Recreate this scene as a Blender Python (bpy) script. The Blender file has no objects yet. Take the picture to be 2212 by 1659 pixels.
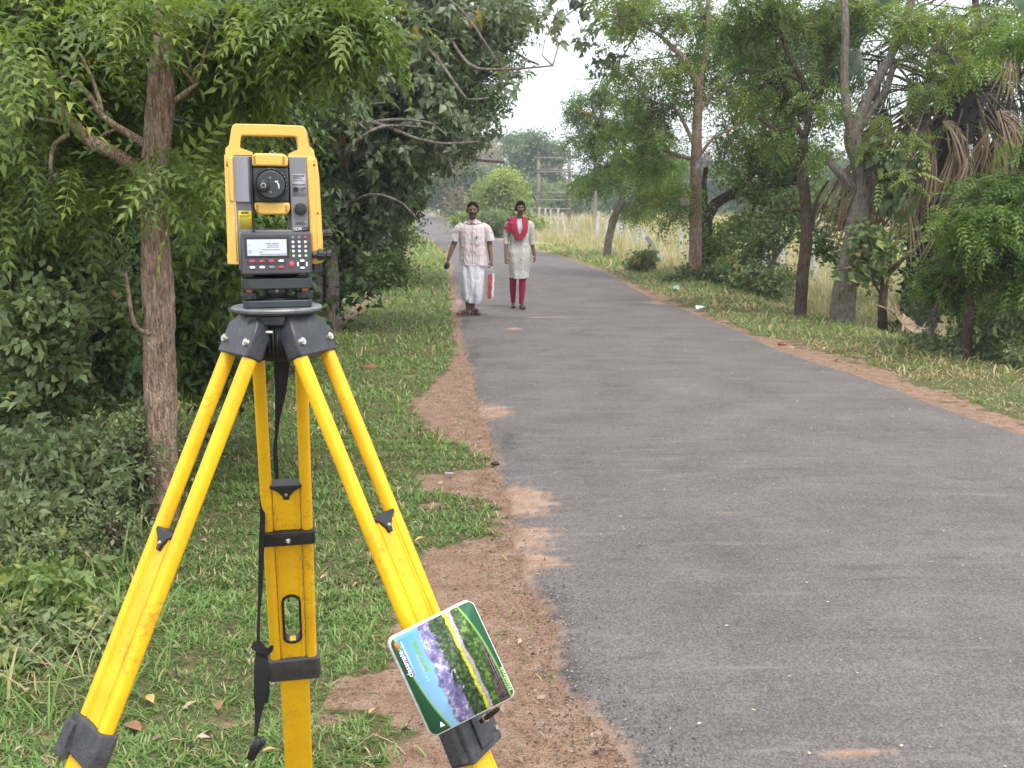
import bpy, bmesh, math, random
import numpy as np
from math import sin, cos, radians, pi, atan2, hypot, sqrt
from mathutils import Vector, Matrix
random.seed(7); RNG = np.random.default_rng(11)
sc = bpy.context.scene
COL = sc.collection
# ---------------------------------------------------------------- camera
HC = 1.66; PITCH = radians(10.03); FPX = 2200.0
cam = bpy.data.cameras.new('camera'); camo = bpy.data.objects.new('camera', cam); COL.objects.link(camo)
camo.location = (0, 0, HC); camo.rotation_euler = (pi/2-PITCH, 0, 0)
cam.sensor_width = 36.0; cam.lens = 36.0*FPX/2212.0; cam.clip_start = .05; cam.clip_end = 2500
cam.dof.use_dof = True; cam.dof.focus_distance = 2.1; cam.dof.aperture_fstop = 22.0
sc.camera = camo
# ---------------------------------------------------------------- world, sun, exposure
SUN_EL = radians(62); SUN_AZ = radians(150)     # azimuth clockwise from +Y
w = bpy.data.worlds.new("World"); sc.world = w; w.use_nodes = True
nt = w.node_tree; nt.nodes.clear()
sky = nt.nodes.new('ShaderNodeTexSky'); sky.sky_type = 'NISHITA'; sky.sun_disc = False
sky.sun_elevation = SUN_EL; sky.sun_rotation = SUN_AZ; sky.dust_density = 4.0; sky.air_density = 1.0
cl = nt.nodes.new('ShaderNodeMixRGB'); cl.inputs[0].default_value = .72; cl.inputs[2].default_value = (8.6, 8.8, 9.1, 1)
bg = nt.nodes.new('ShaderNodeBackground'); bg.inputs[1].default_value = .15
wo = nt.nodes.new('ShaderNodeOutputWorld')
nt.links.new(sky.outputs[0], cl.inputs[1]); nt.links.new(cl.outputs[0], bg.inputs[0]); nt.links.new(bg.outputs[0], wo.inputs[0])
sl = bpy.data.lights.new('sun', 'SUN'); sl.energy = 1.4; sl.angle = radians(14); sl.color = (1, .96, .9)
so = bpy.data.objects.new('sun', sl); COL.objects.link(so)
sd = Vector((sin(SUN_AZ)*cos(SUN_EL), cos(SUN_AZ)*cos(SUN_EL), sin(SUN_EL)))
so.rotation_euler = sd.to_track_quat('Z', 'Y').to_euler(); so.location = (0, 0, 30)
sc.view_settings.view_transform = 'Standard'; sc.view_settings.look = 'None'
sc.view_settings.exposure = 0.82; sc.view_settings.gamma = 1.0; sc.view_settings.use_curve_mapping = False
sc.cycles.max_bounces = 6; sc.cycles.diffuse_bounces = 3; sc.cycles.glossy_bounces = 2
sc.cycles.transmission_bounces = 4; sc.cycles.transparent_max_bounces = 6; sc.cycles.volume_bounces = 0
# ---------------------------------------------------------------- geometry of the view: a point of the photograph to the ground
def ray(x, y):
    X = (x-1106)/FPX; Y = -(y-829.5)/FPX
    return np.array((X, cos(PITCH)+Y*sin(PITCH), -sin(PITCH)+Y*cos(PITCH)))
def at(x, y, Y):
    r = ray(x, y); t = Y/r[1]; return np.array((r[0]*t, Y, HC+r[2]*t))
def gp(x, y):
    r = ray(x, y); t = -HC/r[2]; return r[0]*t, r[1]*t
def pix(x, y, z=0.0):
    zz = z-HC; d = np.maximum(y*cos(PITCH)-zz*sin(PITCH), .05); u = y*sin(PITCH)+zz*cos(PITCH)
    return 1106+FPX*x/d, 829.5-FPX*u/d
# cheap smooth noise from summed sines
_ph = RNG.uniform(0, 6.28, (24, 4)); _dr = RNG.uniform(0, 6.28, 24)
def wob(x, y, s=1.0, o=6):
    r = 0; a = 1; f = 1/s; tot = 0
    for k in range(o):
        c, q = cos(_dr[k]), sin(_dr[k]); c2, q2 = cos(_dr[k+8]), sin(_dr[k+8])
        r = r + a*np.sin((x*c+y*q)*f*6.28+_ph[k, 0])*np.sin((x*c2+y*q2)*f*6.28*1.3+_ph[k, 1]); tot += a
        a *= .72; f *= 1.83
    return r/tot*1.8
# ---------------------------------------------------------------- mesh building
class MB:
    def __init__(s): s.V = []; s.F = []; s.T = []; s.n = 0
    def add(s, v, f, t=None):
        v = np.asarray(v, dtype=np.float64).reshape(-1, 3)
        if isinstance(f, np.ndarray): s.F.append(f+s.n)
        else:
            by = {}
            for q in f: by.setdefault(len(q), []).append(q)
            for q in by.values(): s.F.append(np.array(q, dtype=np.int64)+s.n)
        s.V.append(v); s.n += len(v)
        s.T.append(np.zeros(len(v)) if t is None else (np.full(len(v), t) if np.isscalar(t) else t))
        return s
    def box(s, x0, x1, y0, y1, z0, z1, M=None, t=None):
        v = np.array([(x0, y0, z0), (x1, y0, z0), (x1, y1, z0), (x0, y1, z0), (x0, y0, z1), (x1, y0, z1), (x1, y1, z1), (x0, y1, z1)], float)
        if M is not None: v = v@M[0].T+M[1]
        return s.add(v, [(3, 2, 1, 0), (4, 5, 6, 7), (0, 1, 5, 4), (1, 2, 6, 5), (2, 3, 7, 6), (3, 0, 4, 7)], t)
    def prism(s, poly, a, b, ax='y', M=None):
        # poly in the two other axes, extruded along ax
        n = len(poly); o = {'y': lambda p, q: (p[0], q, p[1]), 'z': lambda p, q: (p[0], p[1], q), 'x': lambda p, q: (q, p[0], p[1])}[ax]
        v = np.array([o(p, a) for p in poly]+[o(p, b) for p in poly], float)
        if M is not None: v = v@M[0].T+M[1]
        return s.add(v, [tuple(range(n)), tuple(range(2*n-1, n-1, -1))]+[(i, i+n, (i+1) % n+n, (i+1) % n) for i in range(n)])
    def cyl(s, p0, p1, r0, r1=None, seg=16, caps=True, t=None):
        r1 = r0 if r1 is None else r1; p0 = np.array(p0, float); p1 = np.array(p1, float)
        d = p1-p0; d /= np.linalg.norm(d)+1e-12; a = np.cross(d, (0, 0, 1) if abs(d[2]) < .9 else (1, 0, 0)); a /= np.linalg.norm(a); b = np.cross(d, a)
        th = np.arange(seg)/seg*2*pi; c = np.outer(np.cos(th), a)+np.outer(np.sin(th), b)
        f = [(i, (i+1) % seg, (i+1) % seg+seg, i+seg) for i in range(seg)]
        if caps: f += [tuple(range(seg-1, -1, -1)), tuple(range(seg, 2*seg))]
        return s.add(np.vstack([p0+c*r0, p1+c*r1]), f, t)
    def ring(s, c, n, r0, r1, h, seg=32):     # flat ring (washer) with height h along n
        c = np.array(c, float); n = np.array(n, float)
        for ra, rb in ((r0, r1),):
            a = np.cross(n, (0, 0, 1) if abs(n[2]) < .9 else (1, 0, 0)); a /= np.linalg.norm(a); b = np.cross(n, a)
            th = np.arange(seg)/seg*2*pi; e = np.outer(np.cos(th), a)+np.outer(np.sin(th), b)
            v = np.vstack([c+e*ra, c+e*rb, c+e*rb+n*h, c+e*ra+n*h]); f = []
            for k in range(4):
                for i in range(seg): f.append((k*seg+i, k*seg+(i+1) % seg, ((k+1) % 4)*seg+(i+1) % seg, ((k+1) % 4)*seg+i))
            s.add(v, f)
        return s
    def loft(s, rings, closed=(True, True), t=None):   # rings: list of (n,3)
        n = len(rings[0]); m = len(rings); i = np.arange(n); j = (i+1) % n; F = []
        for k in range(m-1): F.append(np.stack([k*n+i, k*n+j, (k+1)*n+j, (k+1)*n+i], 1))
        s.add(np.vstack(rings), np.vstack(F), t)
        b = s.n-n*m
        if closed[0]: s.F.append(np.array([list(range(b+n-1, b-1, -1))]))
        if closed[1]: s.F.append(np.array([list(range(b+(m-1)*n, b+m*n))]))
        return s
    def lathe(s, prof, c=(0, 0, 0), seg=32, caps=(True, True)):   # prof (r,z)
        th = np.arange(seg)/seg*2*pi
        return s.loft([np.stack([c[0]+r*np.cos(th), c[1]+r*np.sin(th), np.full(seg, c[2]+z)], 1) for r, z in prof], caps)
    def ell(s, c, r, seg=16, rg=10, M=None, t=None):
        R = []
        for k in range(rg+1):
            a = -pi/2+pi*(k+.0)/rg; a = max(-pi/2+.06, min(pi/2-.06, a)); th = np.arange(seg)/seg*2*pi
            R.append(np.stack([r[0]*cos(a)*np.cos(th), r[1]*cos(a)*np.sin(th), np.full(seg, r[2]*sin(a))], 1))
        R = [(q@M.T if M is not None else q)+np.array(c) for q in R]
        return s.loft(R, (True, True), t)
    def tube(s, pts, rad, seg=8, step=None, bumpy=0.0, caps=True, t=None, flat=1.0):
        P = np.array(pts, float); R = np.array(rad, float) if np.ndim(rad) else np.full(len(P), float(rad))
        if step: P, R = smooth_path(P, R, step)
        T = np.gradient(P, axis=0); T /= np.linalg.norm(T, axis=1)[:, None]+1e-12
        a = np.cross(T[0], (0, 1, 0) if abs(T[0][1]) < .8 else (1, 0, 0)); a /= np.linalg.norm(a); rings = []; th = np.arange(seg)/seg*2*pi
        ph = random.uniform(0, 6)
        for k in range(len(P)):
            a = a-T[k]*a.dot(T[k]); a /= np.linalg.norm(a)+1e-12; b = np.cross(T[k], a)
            rr = R[k]
            if bumpy:
                z = k*.37; rr = R[k]*(1+bumpy*(np.sin(th*3+ph+z)*.5+np.sin(th*7+z*2.3+ph)*.35+np.sin(th*2-z*1.1)*.5+RNG.uniform(-.5, .5, seg)))[:, None]
            rings.append(P[k]+(np.outer(np.cos(th), a)+np.outer(np.sin(th), b)*flat)*rr)
        return s.loft(rings, (caps, caps), t)
    def inst(s, tv, tf, R, p, sc_=None, t=None):   # bake N copies of a template
        N = len(p); v = np.einsum('nij,mj->nmi', R, tv)
        if sc_ is not None: v *= sc_[:, None, None]
        v += p[:, None, :]; m = len(tv)
        f = (tf[None]+(np.arange(N)*m)[:, None, None]).reshape(-1, tf.shape[1])
        s.V.append(v.reshape(-1, 3)); s.F.append(f+s.n); s.n += N*m
        s.T.append(np.repeat(np.zeros(N) if t is None else t, m)); return s
    def build(s, name, m, parent=None, smooth=False, bevel=0, seg=2, sharp=None, kind=None, label=None, world=False):
        me = bpy.data.meshes.new(name); V = np.vstack(s.V).astype(np.float32)
        me.vertices.add(len(V)); me.vertices.foreach_set('co', V.ravel())
        li = np.concatenate([f.ravel() for f in s.F]).astype(np.int32)
        ls = np.concatenate([np.full(len(f), f.shape[1]) for f in s.F]); st = np.concatenate([[0], np.cumsum(ls)[:-1]]).astype(np.int32)
        me.loops.add(len(li)); me.loops.foreach_set('vertex_index', li)
        me.polygons.add(len(ls)); me.polygons.foreach_set('loop_start', st)
        if smooth or bevel: me.polygons.foreach_set('use_smooth', np.ones(len(ls), bool))
        me.update(calc_edges=True)
        a = me.attributes.new('tint', 'FLOAT', 'POINT'); a.data.foreach_set('value', np.concatenate(s.T).astype(np.float32))
        if bevel or sharp: me.set_sharp_from_angle(angle=radians(sharp or 32))
        if m is not None: me.materials.append(m)
        o = bpy.data.objects.new(name, me); COL.objects.link(o)
        if bevel:
            b = o.modifiers.new('edge', 'BEVEL'); b.width = bevel; b.segments = seg; b.limit_method = 'ANGLE'; b.angle_limit = radians(32)
        if parent is not None:
            o.parent = parent
            if world:
                q = parent
                M = Matrix.Identity(4)
                while q is not None: M = q.matrix_basis @ M if q.parent is None else q.matrix_parent_inverse @ q.matrix_basis @ M; q = q.parent
                o.matrix_parent_inverse = M.inverted()
        if kind: o['kind'] = kind
        if label: o['label'] = label
        return o
def smooth_path(P, R, step):
    out = []; ro = []; n = len(P)
    for i in range(n-1):
        p0 = P[max(i-1, 0)]; p1 = P[i]; p2 = P[i+1]; p3 = P[min(i+2, n-1)]
        k = max(1, int(np.linalg.norm(p2-p1)/step))
        for j in range(k):
            t = j/k; out.append(.5*((2*p1)+(-p0+p2)*t+(2*p0-5*p1+4*p2-p3)*t*t+(-p0+3*p1-3*p2+p3)*t**3)); ro.append(R[i]*(1-t)+R[i+1]*t)
    out.append(P[-1]); ro.append(R[-1]); return np.array(out), np.array(ro)
def thing(name, label, cat, loc=(0, 0, 0), rotz=0, group=None, kind=None):
    o = bpy.data.objects.new(name, None); COL.objects.link(o); o.location = tuple(float(c) for c in loc); o.rotation_euler = (0, 0, rotz)
    o.empty_display_size = .1
    return tag(o, label, cat, group, kind)
def tag(o, label=None, cat=None, group=None, kind=None):
    if label: o['label'] = label
    if cat: o['category'] = cat
    if group: o['group'] = group
    if kind: o['kind'] = kind
    return o
def dup(root, loc=None, rotz=None, label=None, group=None):
    r = root.copy(); COL.objects.link(r)
    if loc is not None: r.location = tuple(float(c) for c in loc)
    if rotz is not None: r.rotation_euler = (0, 0, rotz)
    if label: r['label'] = label
    if group: r['group'] = group
    for ch in list(root.children):
        c = ch.copy(); COL.objects.link(c); c.parent = r
        for g in ch.children: d = g.copy(); COL.objects.link(d); d.parent = c
    return r
def text(s, size, parent, m, M, name='lettering', ext=.0003, align='CENTER', bold=0.0):
    cu = bpy.data.curves.new(name, 'FONT'); cu.body = s; cu.size = size; cu.extrude = ext; cu.align_x = align; cu.align_y = 'CENTER'; cu.offset = bold
    cu.materials.append(m); o = bpy.data.objects.new(name, cu); COL.objects.link(o); dg = bpy.context.evaluated_depsgraph_get(); me = bpy.data.meshes.new_from_object(o.evaluated_get(dg)); bpy.data.objects.remove(o); o = bpy.data.objects.new(name, me); COL.objects.link(o); o.parent = parent; o.matrix_local = M; return o
# ---------------------------------------------------------------- materials
def nodes(m):
    return m.node_tree.nodes, m.node_tree.links
def mat(name, c, rough=.6, metal=0, var=.0, vs=20.0, bump=0.0, bs=60.0, c2=None, spec=.5, stretch=None, coat=0):
    m = bpy.data.materials.new(name); m.use_nodes = True; N, L = nodes(m); b = N['Principled BSDF']
    b.inputs['Base Color'].default_value = (*c, 1); b.inputs['Roughness'].default_value = rough; b.inputs['Metallic'].default_value = metal
    b.inputs['Specular IOR Level'].default_value = spec; b.inputs['Coat Weight'].default_value = coat
    if var or bump:
        tc = N.new('ShaderNodeTexCoord'); mp = N.new('ShaderNodeMapping'); L.new(tc.outputs['Object'], mp.inputs[0])
        if stretch: mp.inputs['Scale'].default_value = stretch
    if var:
        n = N.new('ShaderNodeTexNoise'); n.inputs['Scale'].default_value = vs; n.inputs['Detail'].default_value = 6; n.inputs['Roughness'].default_value = .65
        L.new(mp.outputs[0], n.inputs[0]); r = N.new('ShaderNodeValToRGB'); L.new(n.outputs[0], r.inputs[0])
        d = c2 or tuple(x*(1-var) for x in c); e = tuple(min(1, x*(1+var*.6)) for x in c)
        r.color_ramp.elements[0].position = .34; r.color_ramp.elements[0].color = (*d, 1); r.color_ramp.elements[1].position = .62; r.color_ramp.elements[1].color = (*e, 1)
        L.new(r.outputs[0], b.inputs['Base Color'])
    if bump:
        n2 = N.new('ShaderNodeTexNoise'); n2.inputs['Scale'].default_value = bs; n2.inputs['Detail'].default_value = 5; L.new(mp.outputs[0], n2.inputs[0])
        bp = N.new('ShaderNodeBump'); bp.inputs['Strength'].default_value = bump; bp.inputs['Distance'].default_value = .01; L.new(n2.outputs[0], bp.inputs['Height']); L.new(bp.outputs[0], b.inputs['Normal'])
    return m
def leafmat(name, stops, rough=.5, trans=.35, spec=.4):
    m = bpy.data.materials.new(name); m.use_nodes = True; N, L = nodes(m); b = N['Principled BSDF']
    a = N.new('ShaderNodeAttribute'); a.attribute_name = 'tint'; r = N.new('ShaderNodeValToRGB'); L.new(a.outputs['Fac'], r.inputs[0])
    el = r.color_ramp.elements
    while len(el) < len(stops): el.new(.5)
    for e, (p, c) in zip(el, stops): e.position = p; e.color = (*c, 1)
    L.new(r.outputs[0], b.inputs['Base Color']); b.inputs['Roughness'].default_value = rough; b.inputs['Specular IOR Level'].default_value = spec
    t = N.new('ShaderNodeBsdfTranslucent'); h = N.new('ShaderNodeMixRGB'); h.blend_type = 'MULTIPLY'; h.inputs[0].default_value = 1; h.inputs[2].default_value = (1.25, 1.3, .6, 1)
    L.new(r.outputs[0], h.inputs[1]); L.new(h.outputs[0], t.inputs[0])
    x = N.new('ShaderNodeMixShader'); x.inputs[0].default_value = trans; L.new(b.outputs[0], x.inputs[1]); L.new(t.outputs[0], x.inputs[2]); L.new(x.outputs[0], N['Material Output'].inputs[0])
    return m
def barkmat(name, dark, light, sc_=1.0, bump=.9):
    m = bpy.data.materials.new(name); m.use_nodes = True; N, L = nodes(m); b = N['Principled BSDF']; b.inputs['Roughness'].default_value = .9; b.inputs['Specular IOR Level'].default_value = .15
    tc = N.new('ShaderNodeTexCoord'); mp = N.new('ShaderNodeMapping'); mp.inputs['Scale'].default_value = (1, 1, .22); L.new(tc.outputs['Object'], mp.inputs[0])
    n = N.new('ShaderNodeTexNoise'); n.inputs['Scale'].default_value = 55*sc_; n.inputs['Detail'].default_value = 8; n.inputs['Roughness'].default_value = .7; n.inputs['Distortion'].default_value = .6; L.new(mp.outputs[0], n.inputs[0])
    v = N.new('ShaderNodeTexVoronoi'); v.feature = 'DISTANCE_TO_EDGE'; v.inputs['Scale'].default_value = 60*sc_; L.new(mp.outputs[0], v.inputs[0])
    n3 = N.new('ShaderNodeTexNoise'); n3.inputs['Scale'].default_value = 5*sc_; n3.inputs['Detail'].default_value = 3; L.new(tc.outputs['Object'], n3.inputs[0])
    r = N.new('ShaderNodeValToRGB'); r.color_ramp.elements[0].position = .36; r.color_ramp.elements[0].color = (*dark, 1); r.color_ramp.elements[1].position = .62; r.color_ramp.elements[1].color = (*light, 1); L.new(n.outputs[0], r.inputs[0])
    mx = N.new('ShaderNodeMixRGB'); mx.blend_type = 'MULTIPLY'; mx.inputs[0].default_value = .65; L.new(r.outputs[0], mx.inputs[1])
    r2 = N.new('ShaderNodeValToRGB'); r2.color_ramp.elements[0].position = .3; r2.color_ramp.elements[0].color = (.55, .42, .36, 1); r2.color_ramp.elements[1].position = .65; L.new(n3.outputs[0], r2.inputs[0]); L.new(r2.outputs[0], mx.inputs[2])
    L.new(mx.outputs[0], b.inputs['Base Color'])
    mm = N.new('ShaderNodeMath'); mm.operation = 'MULTIPLY'; L.new(n.outputs[0], mm.inputs[0]); r3 = N.new('ShaderNodeValToRGB'); r3.color_ramp.elements[1].position = .12; L.new(v.outputs[0], r3.inputs[0]); L.new(r3.outputs[0], mm.inputs[1])
    bp = N.new('ShaderNodeBump'); bp.inputs['Strength'].default_value = bump; bp.inputs['Distance'].default_value = .012/sc_; L.new(mm.outputs[0], bp.inputs['Height']); L.new(bp.outputs[0], b.inputs['Normal'])
    return m
M_ = {}
M_['tyellow'] = mat('tripod_yellow', (.82, .50, .008), .34, var=.09, vs=9, c2=(.74, .41, .007), bump=.05, bs=90)
def _scuff(m):   # worn brownish specks and dull rubbed streaks in the paint
    N, L = nodes(m); b = N['Principled BSDF']; src = b.inputs['Base Color'].links[0].from_socket; tc = N.new('ShaderNodeTexCoord')
    n = N.new('ShaderNodeTexNoise'); n.inputs['Scale'].default_value = 70; n.inputs['Detail'].default_value = 9; n.inputs['Roughness'].default_value = .8; L.new(tc.outputs['Object'], n.inputs[0])
    g = N.new('ShaderNodeTexNoise'); g.inputs['Scale'].default_value = 6; g.inputs['Detail'].default_value = 4; L.new(tc.outputs['Object'], g.inputs[0])
    a = N.new('ShaderNodeMath'); a.operation = 'MULTIPLY_ADD'; L.new(g.outputs[0], a.inputs[0]); a.inputs[1].default_value = .5; L.new(n.outputs[0], a.inputs[2])
    r = N.new('ShaderNodeValToRGB'); r.color_ramp.elements[0].position = .84; r.color_ramp.elements[0].color = (0, 0, 0, 1); r.color_ramp.elements[1].position = .93; r.color_ramp.elements[1].color = (.6, .6, .6, 1); L.new(a.outputs[0], r.inputs[0])
    x = N.new('ShaderNodeMixRGB'); L.new(r.outputs[0], x.inputs[0]); L.new(src, x.inputs[1]); x.inputs[2].default_value = (.30, .16, .03, 1); L.new(x.outputs[0], b.inputs['Base Color'])
    q = N.new('ShaderNodeValToRGB'); q.color_ramp.elements[0].color = (.25, .25, .25, 1); q.color_ramp.elements[1].color = (.6, .6, .6, 1); L.new(n.outputs[0], q.inputs[0]); L.new(q.outputs[0], b.inputs['Roughness'])
_scuff(M_['tyellow'])
M_['black'] = mat('black_plastic', (.018, .019, .021), .45, var=.35, vs=30)
M_['dark'] = mat('dark_grey_cast', (.036, .038, .045), .42, var=.4, vs=22, bump=.15, bs=120)
M_['steel'] = mat('steel', (.55, .53, .48), .35, 1)
M_['brass'] = mat('brass', (.40, .17, .07), .4, .8)
M_['iyellow'] = mat('instrument_yellow', (.74, .455, .10), .42, var=.05, vs=6)
M_['igrey'] = mat('instrument_grey', (.205, .20, .225), .45, var=.06, vs=8)
M_['ilgrey'] = mat('plate_grey', (.27, .265, .30), .5)
M_['idark'] = mat('instrument_dark', (.035, .042, .048), .4, var=.15, vs=20)
M_['glass'] = mat('lens_glass', (.02, .02, .03), .08)
M_['lcd'] = mat('lcd_screen', (.52, .56, .64), .25)
M_['ink'] = mat('print_ink', (.05, .05, .06), .6)
M_['lcdink'] = mat('lcd_ink', (.30, .33, .40), .4)
M_['kwhite'] = mat('key_white', (.72, .74, .75), .5); M_['kred'] = mat('key_red', (.55, .06, .09), .5)
M_['kgrey'] = mat('key_grey', (.25, .25, .26), .5); M_['kgreen'] = mat('key_green', (.48, .62, .30), .5)
M_['stk'] = mat('sticker_yellow', (.75, .60, .03), .5); M_['white'] = mat('print_white', (.8, .8, .8), .6)
M_['teal'] = mat('plate_teal', (.16, .25, .25), .5)
M_['clamp'] = mat('clamp_grey', (.052, .052, .056), .6, var=.4, vs=30, bump=.25, bs=150); M_['kpad'] = mat('keypad_grey', (.055, .055, .062), .5, var=.1, vs=15)
M_['mould_shade'] = mat('moulded_shadow_brown', (.42, .20, .05), .6); M_['plate'] = mat('worn_plate', (.20, .205, .215), .5, var=.35, vs=40, metal=.4, bump=.1, bs=200)  # first one: brown that paints the shade of the moulded recesses
M_['strap'] = mat('webbing', (.012, .012, .014), .85, bump=.3, bs=400)
# ================================================================= GROUND AND ROAD
Lpx = [(1370,1659),(1250,1540),(1200,1480),(1190,1400),(1160,1300),(1120,1230),(1085,1100),(1065,1010),(1035,900),(1015,830),(1000,760),(988,700),(982,640),(978,600),(972,560),(963,540),(912,510),(870,495)]
Rpx = [(2212,943),(2049,886),(1936,841),(1846,810),(1756,782),(1667,751),(1599,715),(1486,672),(1419,650),(1370,622),(1300,585),(1200,552),(1150,540),(1080,520),(1000,493),(957,474),(919,461)]
Lg = np.array([(.55, -40.), (.50, 1.5)]+[gp(*q) for q in Lpx]+[(-12.5, 105.), (-18.5, 170.), (-21, 215.), (-20., 260.), (-8, 330.), (40, 420.)])
Rg = np.array([(4.2, -40.), (4.0, 4.)]+[gp(*q) for q in Rpx]+[(-17.5, 215.), (-14, 250), (0, 310.), (48, 400.)])
def XL(y): return np.interp(y, Lg[:, 1], Lg[:, 0])
def XR(y): return np.interp(y, Rg[:, 1], Rg[:, 0])
# right edge of the grass on the left verge and left edge of the grass on the right verge
GLpx = [(850,1659),(870,1600),(850,1550),(690,1530),(730,1470),(850,1450),(845,1380),(860,1300),(880,1230),(925,1185),(1060,1160),(1068,1120),(1050,1078),(905,1060),(905,1028),(1050,1010),(1045,985),(985,955),(930,930),(895,900),(892,870),(935,830),(965,800),(985,760),(975,700),(972,640),(968,600),(960,545),(905,512),(860,497),(855,480),(868,461)]
GRpx = [(2212,908),(2094,868),(1891,791),(1734,746),(1621,719),(1509,670),(1396,625),(1307,583),(1230,556),(1180,545),(1095,520),(1015,493),(972,474),(930,461)]
_a = np.array([gp(*q) for q in GLpx]); _o = np.argsort(_a[:, 1]); GL = _a[_o]
_a = np.array([gp(*q) for q in GRpx]); _o = np.argsort(_a[:, 1]); GR = _a[_o]
BKP = np.array([gp(690,742), gp(735,700), gp(790,652), gp(835,612), gp(865,575), gp(880,545)]); BKX, BKY = BKP[:, 0], BKP[:, 1]
def XGL(y): return np.interp(y, GL[:, 1], GL[:, 0])
def XGR(y): return np.interp(y, GR[:, 1], GR[:, 0])
def hz(x, y):   # ground height
    x = np.asarray(x, float); y = np.asarray(y, float)
    on = np.clip((np.minimum(x-XL(y), XR(y)-x)-.07)/.12, 0, 1)
    far = np.clip((70-y)/30, 0, 1)
    left = np.clip(XL(y)-x, 0, 8)
    h = -.006-.05*on+.014*wob(x, y, 1.3, 5)*far*(1-on)*np.clip(left, .0, 1)+.004*wob(x, y, .16, 4)*(1-on)*far
    h = h+np.clip((left-.1)/.8, 0, 1)*.02+np.clip((left-3.4)/2.5, 0, 1)*.25*far
    r = np.clip(x-XR(y), 0, 20); h = h-np.clip((r-1.75)/1.4, 0, 1)*.38*far
    return h
def seq(brk):
    o = []
    for a, b, s in brk: o += list(np.arange(a, b, s))
    return np.array(o+[brk[-1][1]])
def sheet(name, m, X, Y, Zf, att, parent=None):
    gx, gy = X, Y; nx = gx.shape[1]; ny = gx.shape[0]
    v = np.stack([gx, gy, Zf], 2).reshape(-1, 3); i = np.arange(nx-1)[None]+(np.arange(ny-1)*nx)[:, None]
    f = np.stack([i, i+1, i+1+nx, i+nx], 2).reshape(-1, 4); b = MB(); b.add(v, f, att.ravel()); return b.build(name, m, parent, smooth=True)
ys = seq([(-40, 1.8, 2.), (1.8, 7, .035), (7, 16, .08), (16, 40, .35), (40, 120, 2), (120, 900, 20)])
xs = seq([(-400, -40, 20), (-40, -8, 1.5), (-8, -3, .12), (-3, 1.2, .035), (1.2, 3, .3), (3, 5.2, .06), (5.2, 12, .4), (12, 40, 2), (40, 400, 20)])
X, Y = np.meshgrid(xs, ys)
def soilmask(x, y):
    # 1 bare red earth, 0 grass mat
    e = .10*wob(x, y, .35, 5)+.05*wob(x+9, y, .09, 4)
    l = x-XGL(y); r = XGR(y)-x
    s = np.clip(np.minimum(l, r+2)/.06+e*9+.5, 0, 1)*(x < XR(y)+.0)+np.clip(r/.14+e*16+.45, 0, 1)*(x >= XR(y))
    s = np.maximum(s, np.clip(wob(x+3, y+5, 1.1, 5)*2.2-1.35, 0, 1)*.9)
    s = np.maximum(s, np.clip(1.2-np.abs(x-np.interp(y, BKY, BKX)+.1*wob(x, y, .8, 4))/.16, 0, 1)*(y > 9)*(y < 40))
    return np.clip(s, 0, 1)
ground_m = bpy.data.materials.new('ground_soil'); ground_m.use_nodes = True; N, L = nodes(ground_m); b = N['Principled BSDF']; b.inputs['Roughness'].default_value = .95; b.inputs['Specular IOR Level'].default_value = .1
a = N.new('ShaderNodeAttribute'); a.attribute_name = 'tint'; tc = N.new('ShaderNodeTexCoord')
def noise(scale, detail=6, rough=.6):
    n = N.new('ShaderNodeTexNoise'); n.inputs['Scale'].default_value = scale; n.inputs['Detail'].default_value = detail; n.inputs['Roughness'].default_value = rough; L.new(tc.outputs['Object'], n.inputs[0]); return n.outputs[0]
def ramp(src, stops, interp='LINEAR'):
    r = N.new('ShaderNodeValToRGB'); el = r.color_ramp.elements
    while len(el) < len(stops): el.new(.5)
    for e, (p, c) in zip(el, stops): e.position = p; e.color = (*(c if len(c) == 3 else c[:3]), 1)
    L.new(src, r.inputs[0]); return r.outputs[0]
def mixc(f, c1, c2, mode='MIX'):
    x = N.new('ShaderNodeMixRGB'); x.blend_type = mode
    for i, q in enumerate((f, c1, c2)):
        if isinstance(q, (int, float)): x.inputs[i].default_value = q
        elif isinstance(q, tuple): x.inputs[i].default_value = (*q, 1)
        else: L.new(q, x.inputs[i])
    return x.outputs[0]
def math_(op, p, q=0.0):
    x = N.new('ShaderNodeMath'); x.operation = op
    for i, v in enumerate((p, q)):
        if isinstance(v, (int, float)): x.inputs[i].default_value = v
        else: L.new(v, x.inputs[i])
    return x.outputs[0]
soil = ramp(noise(9), [(.3, (.25, .150, .10)), (.5, (.33, .215, .15)), (.7, (.41, .29, .22))])
soil = mixc(.75, soil, ramp(noise(170, 4), [(.40, (.38, .36, .34)), (.52, (1, 1, 1))]), 'MULTIPLY')
soil = mixc(ramp(noise(60, 5, .7), [(.52, (0, 0, 0)), (.64, (.9, .9, .9))]), soil, (.105, .07, .05))
und = ramp(noise(35, 6), [(.35, (.07, .065, .03)), (.5, (.115, .115, .05)), (.65, (.19, .15, .085))])
farc = ramp(noise(.35, 5), [(.35, (.16, .17, .055)), (.5, (.26, .235, .10)), (.68, (.36, .28, .16))])
und = mixc(ramp(math_('MULTIPLY', N.new('ShaderNodeSeparateXYZ').outputs[1], 1.0), [(0, (0, 0, 0)), (1, (1, 1, 1))]), und, farc) if False else und
sx = N.new('ShaderNodeSeparateXYZ'); L.new(tc.outputs['Object'], sx.inputs[0])
und = mixc(ramp(math_('MULTIPLY', sx.outputs[1], .02), [(.35, (0, 0, 0)), (.8, (1, 1, 1))]), und, farc)
L.new(mixc(ramp(a.outputs['Fac'], [(.35, (0, 0, 0)), (.65, (1, 1, 1))]), und, soil), b.inputs['Base Color'])
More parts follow.
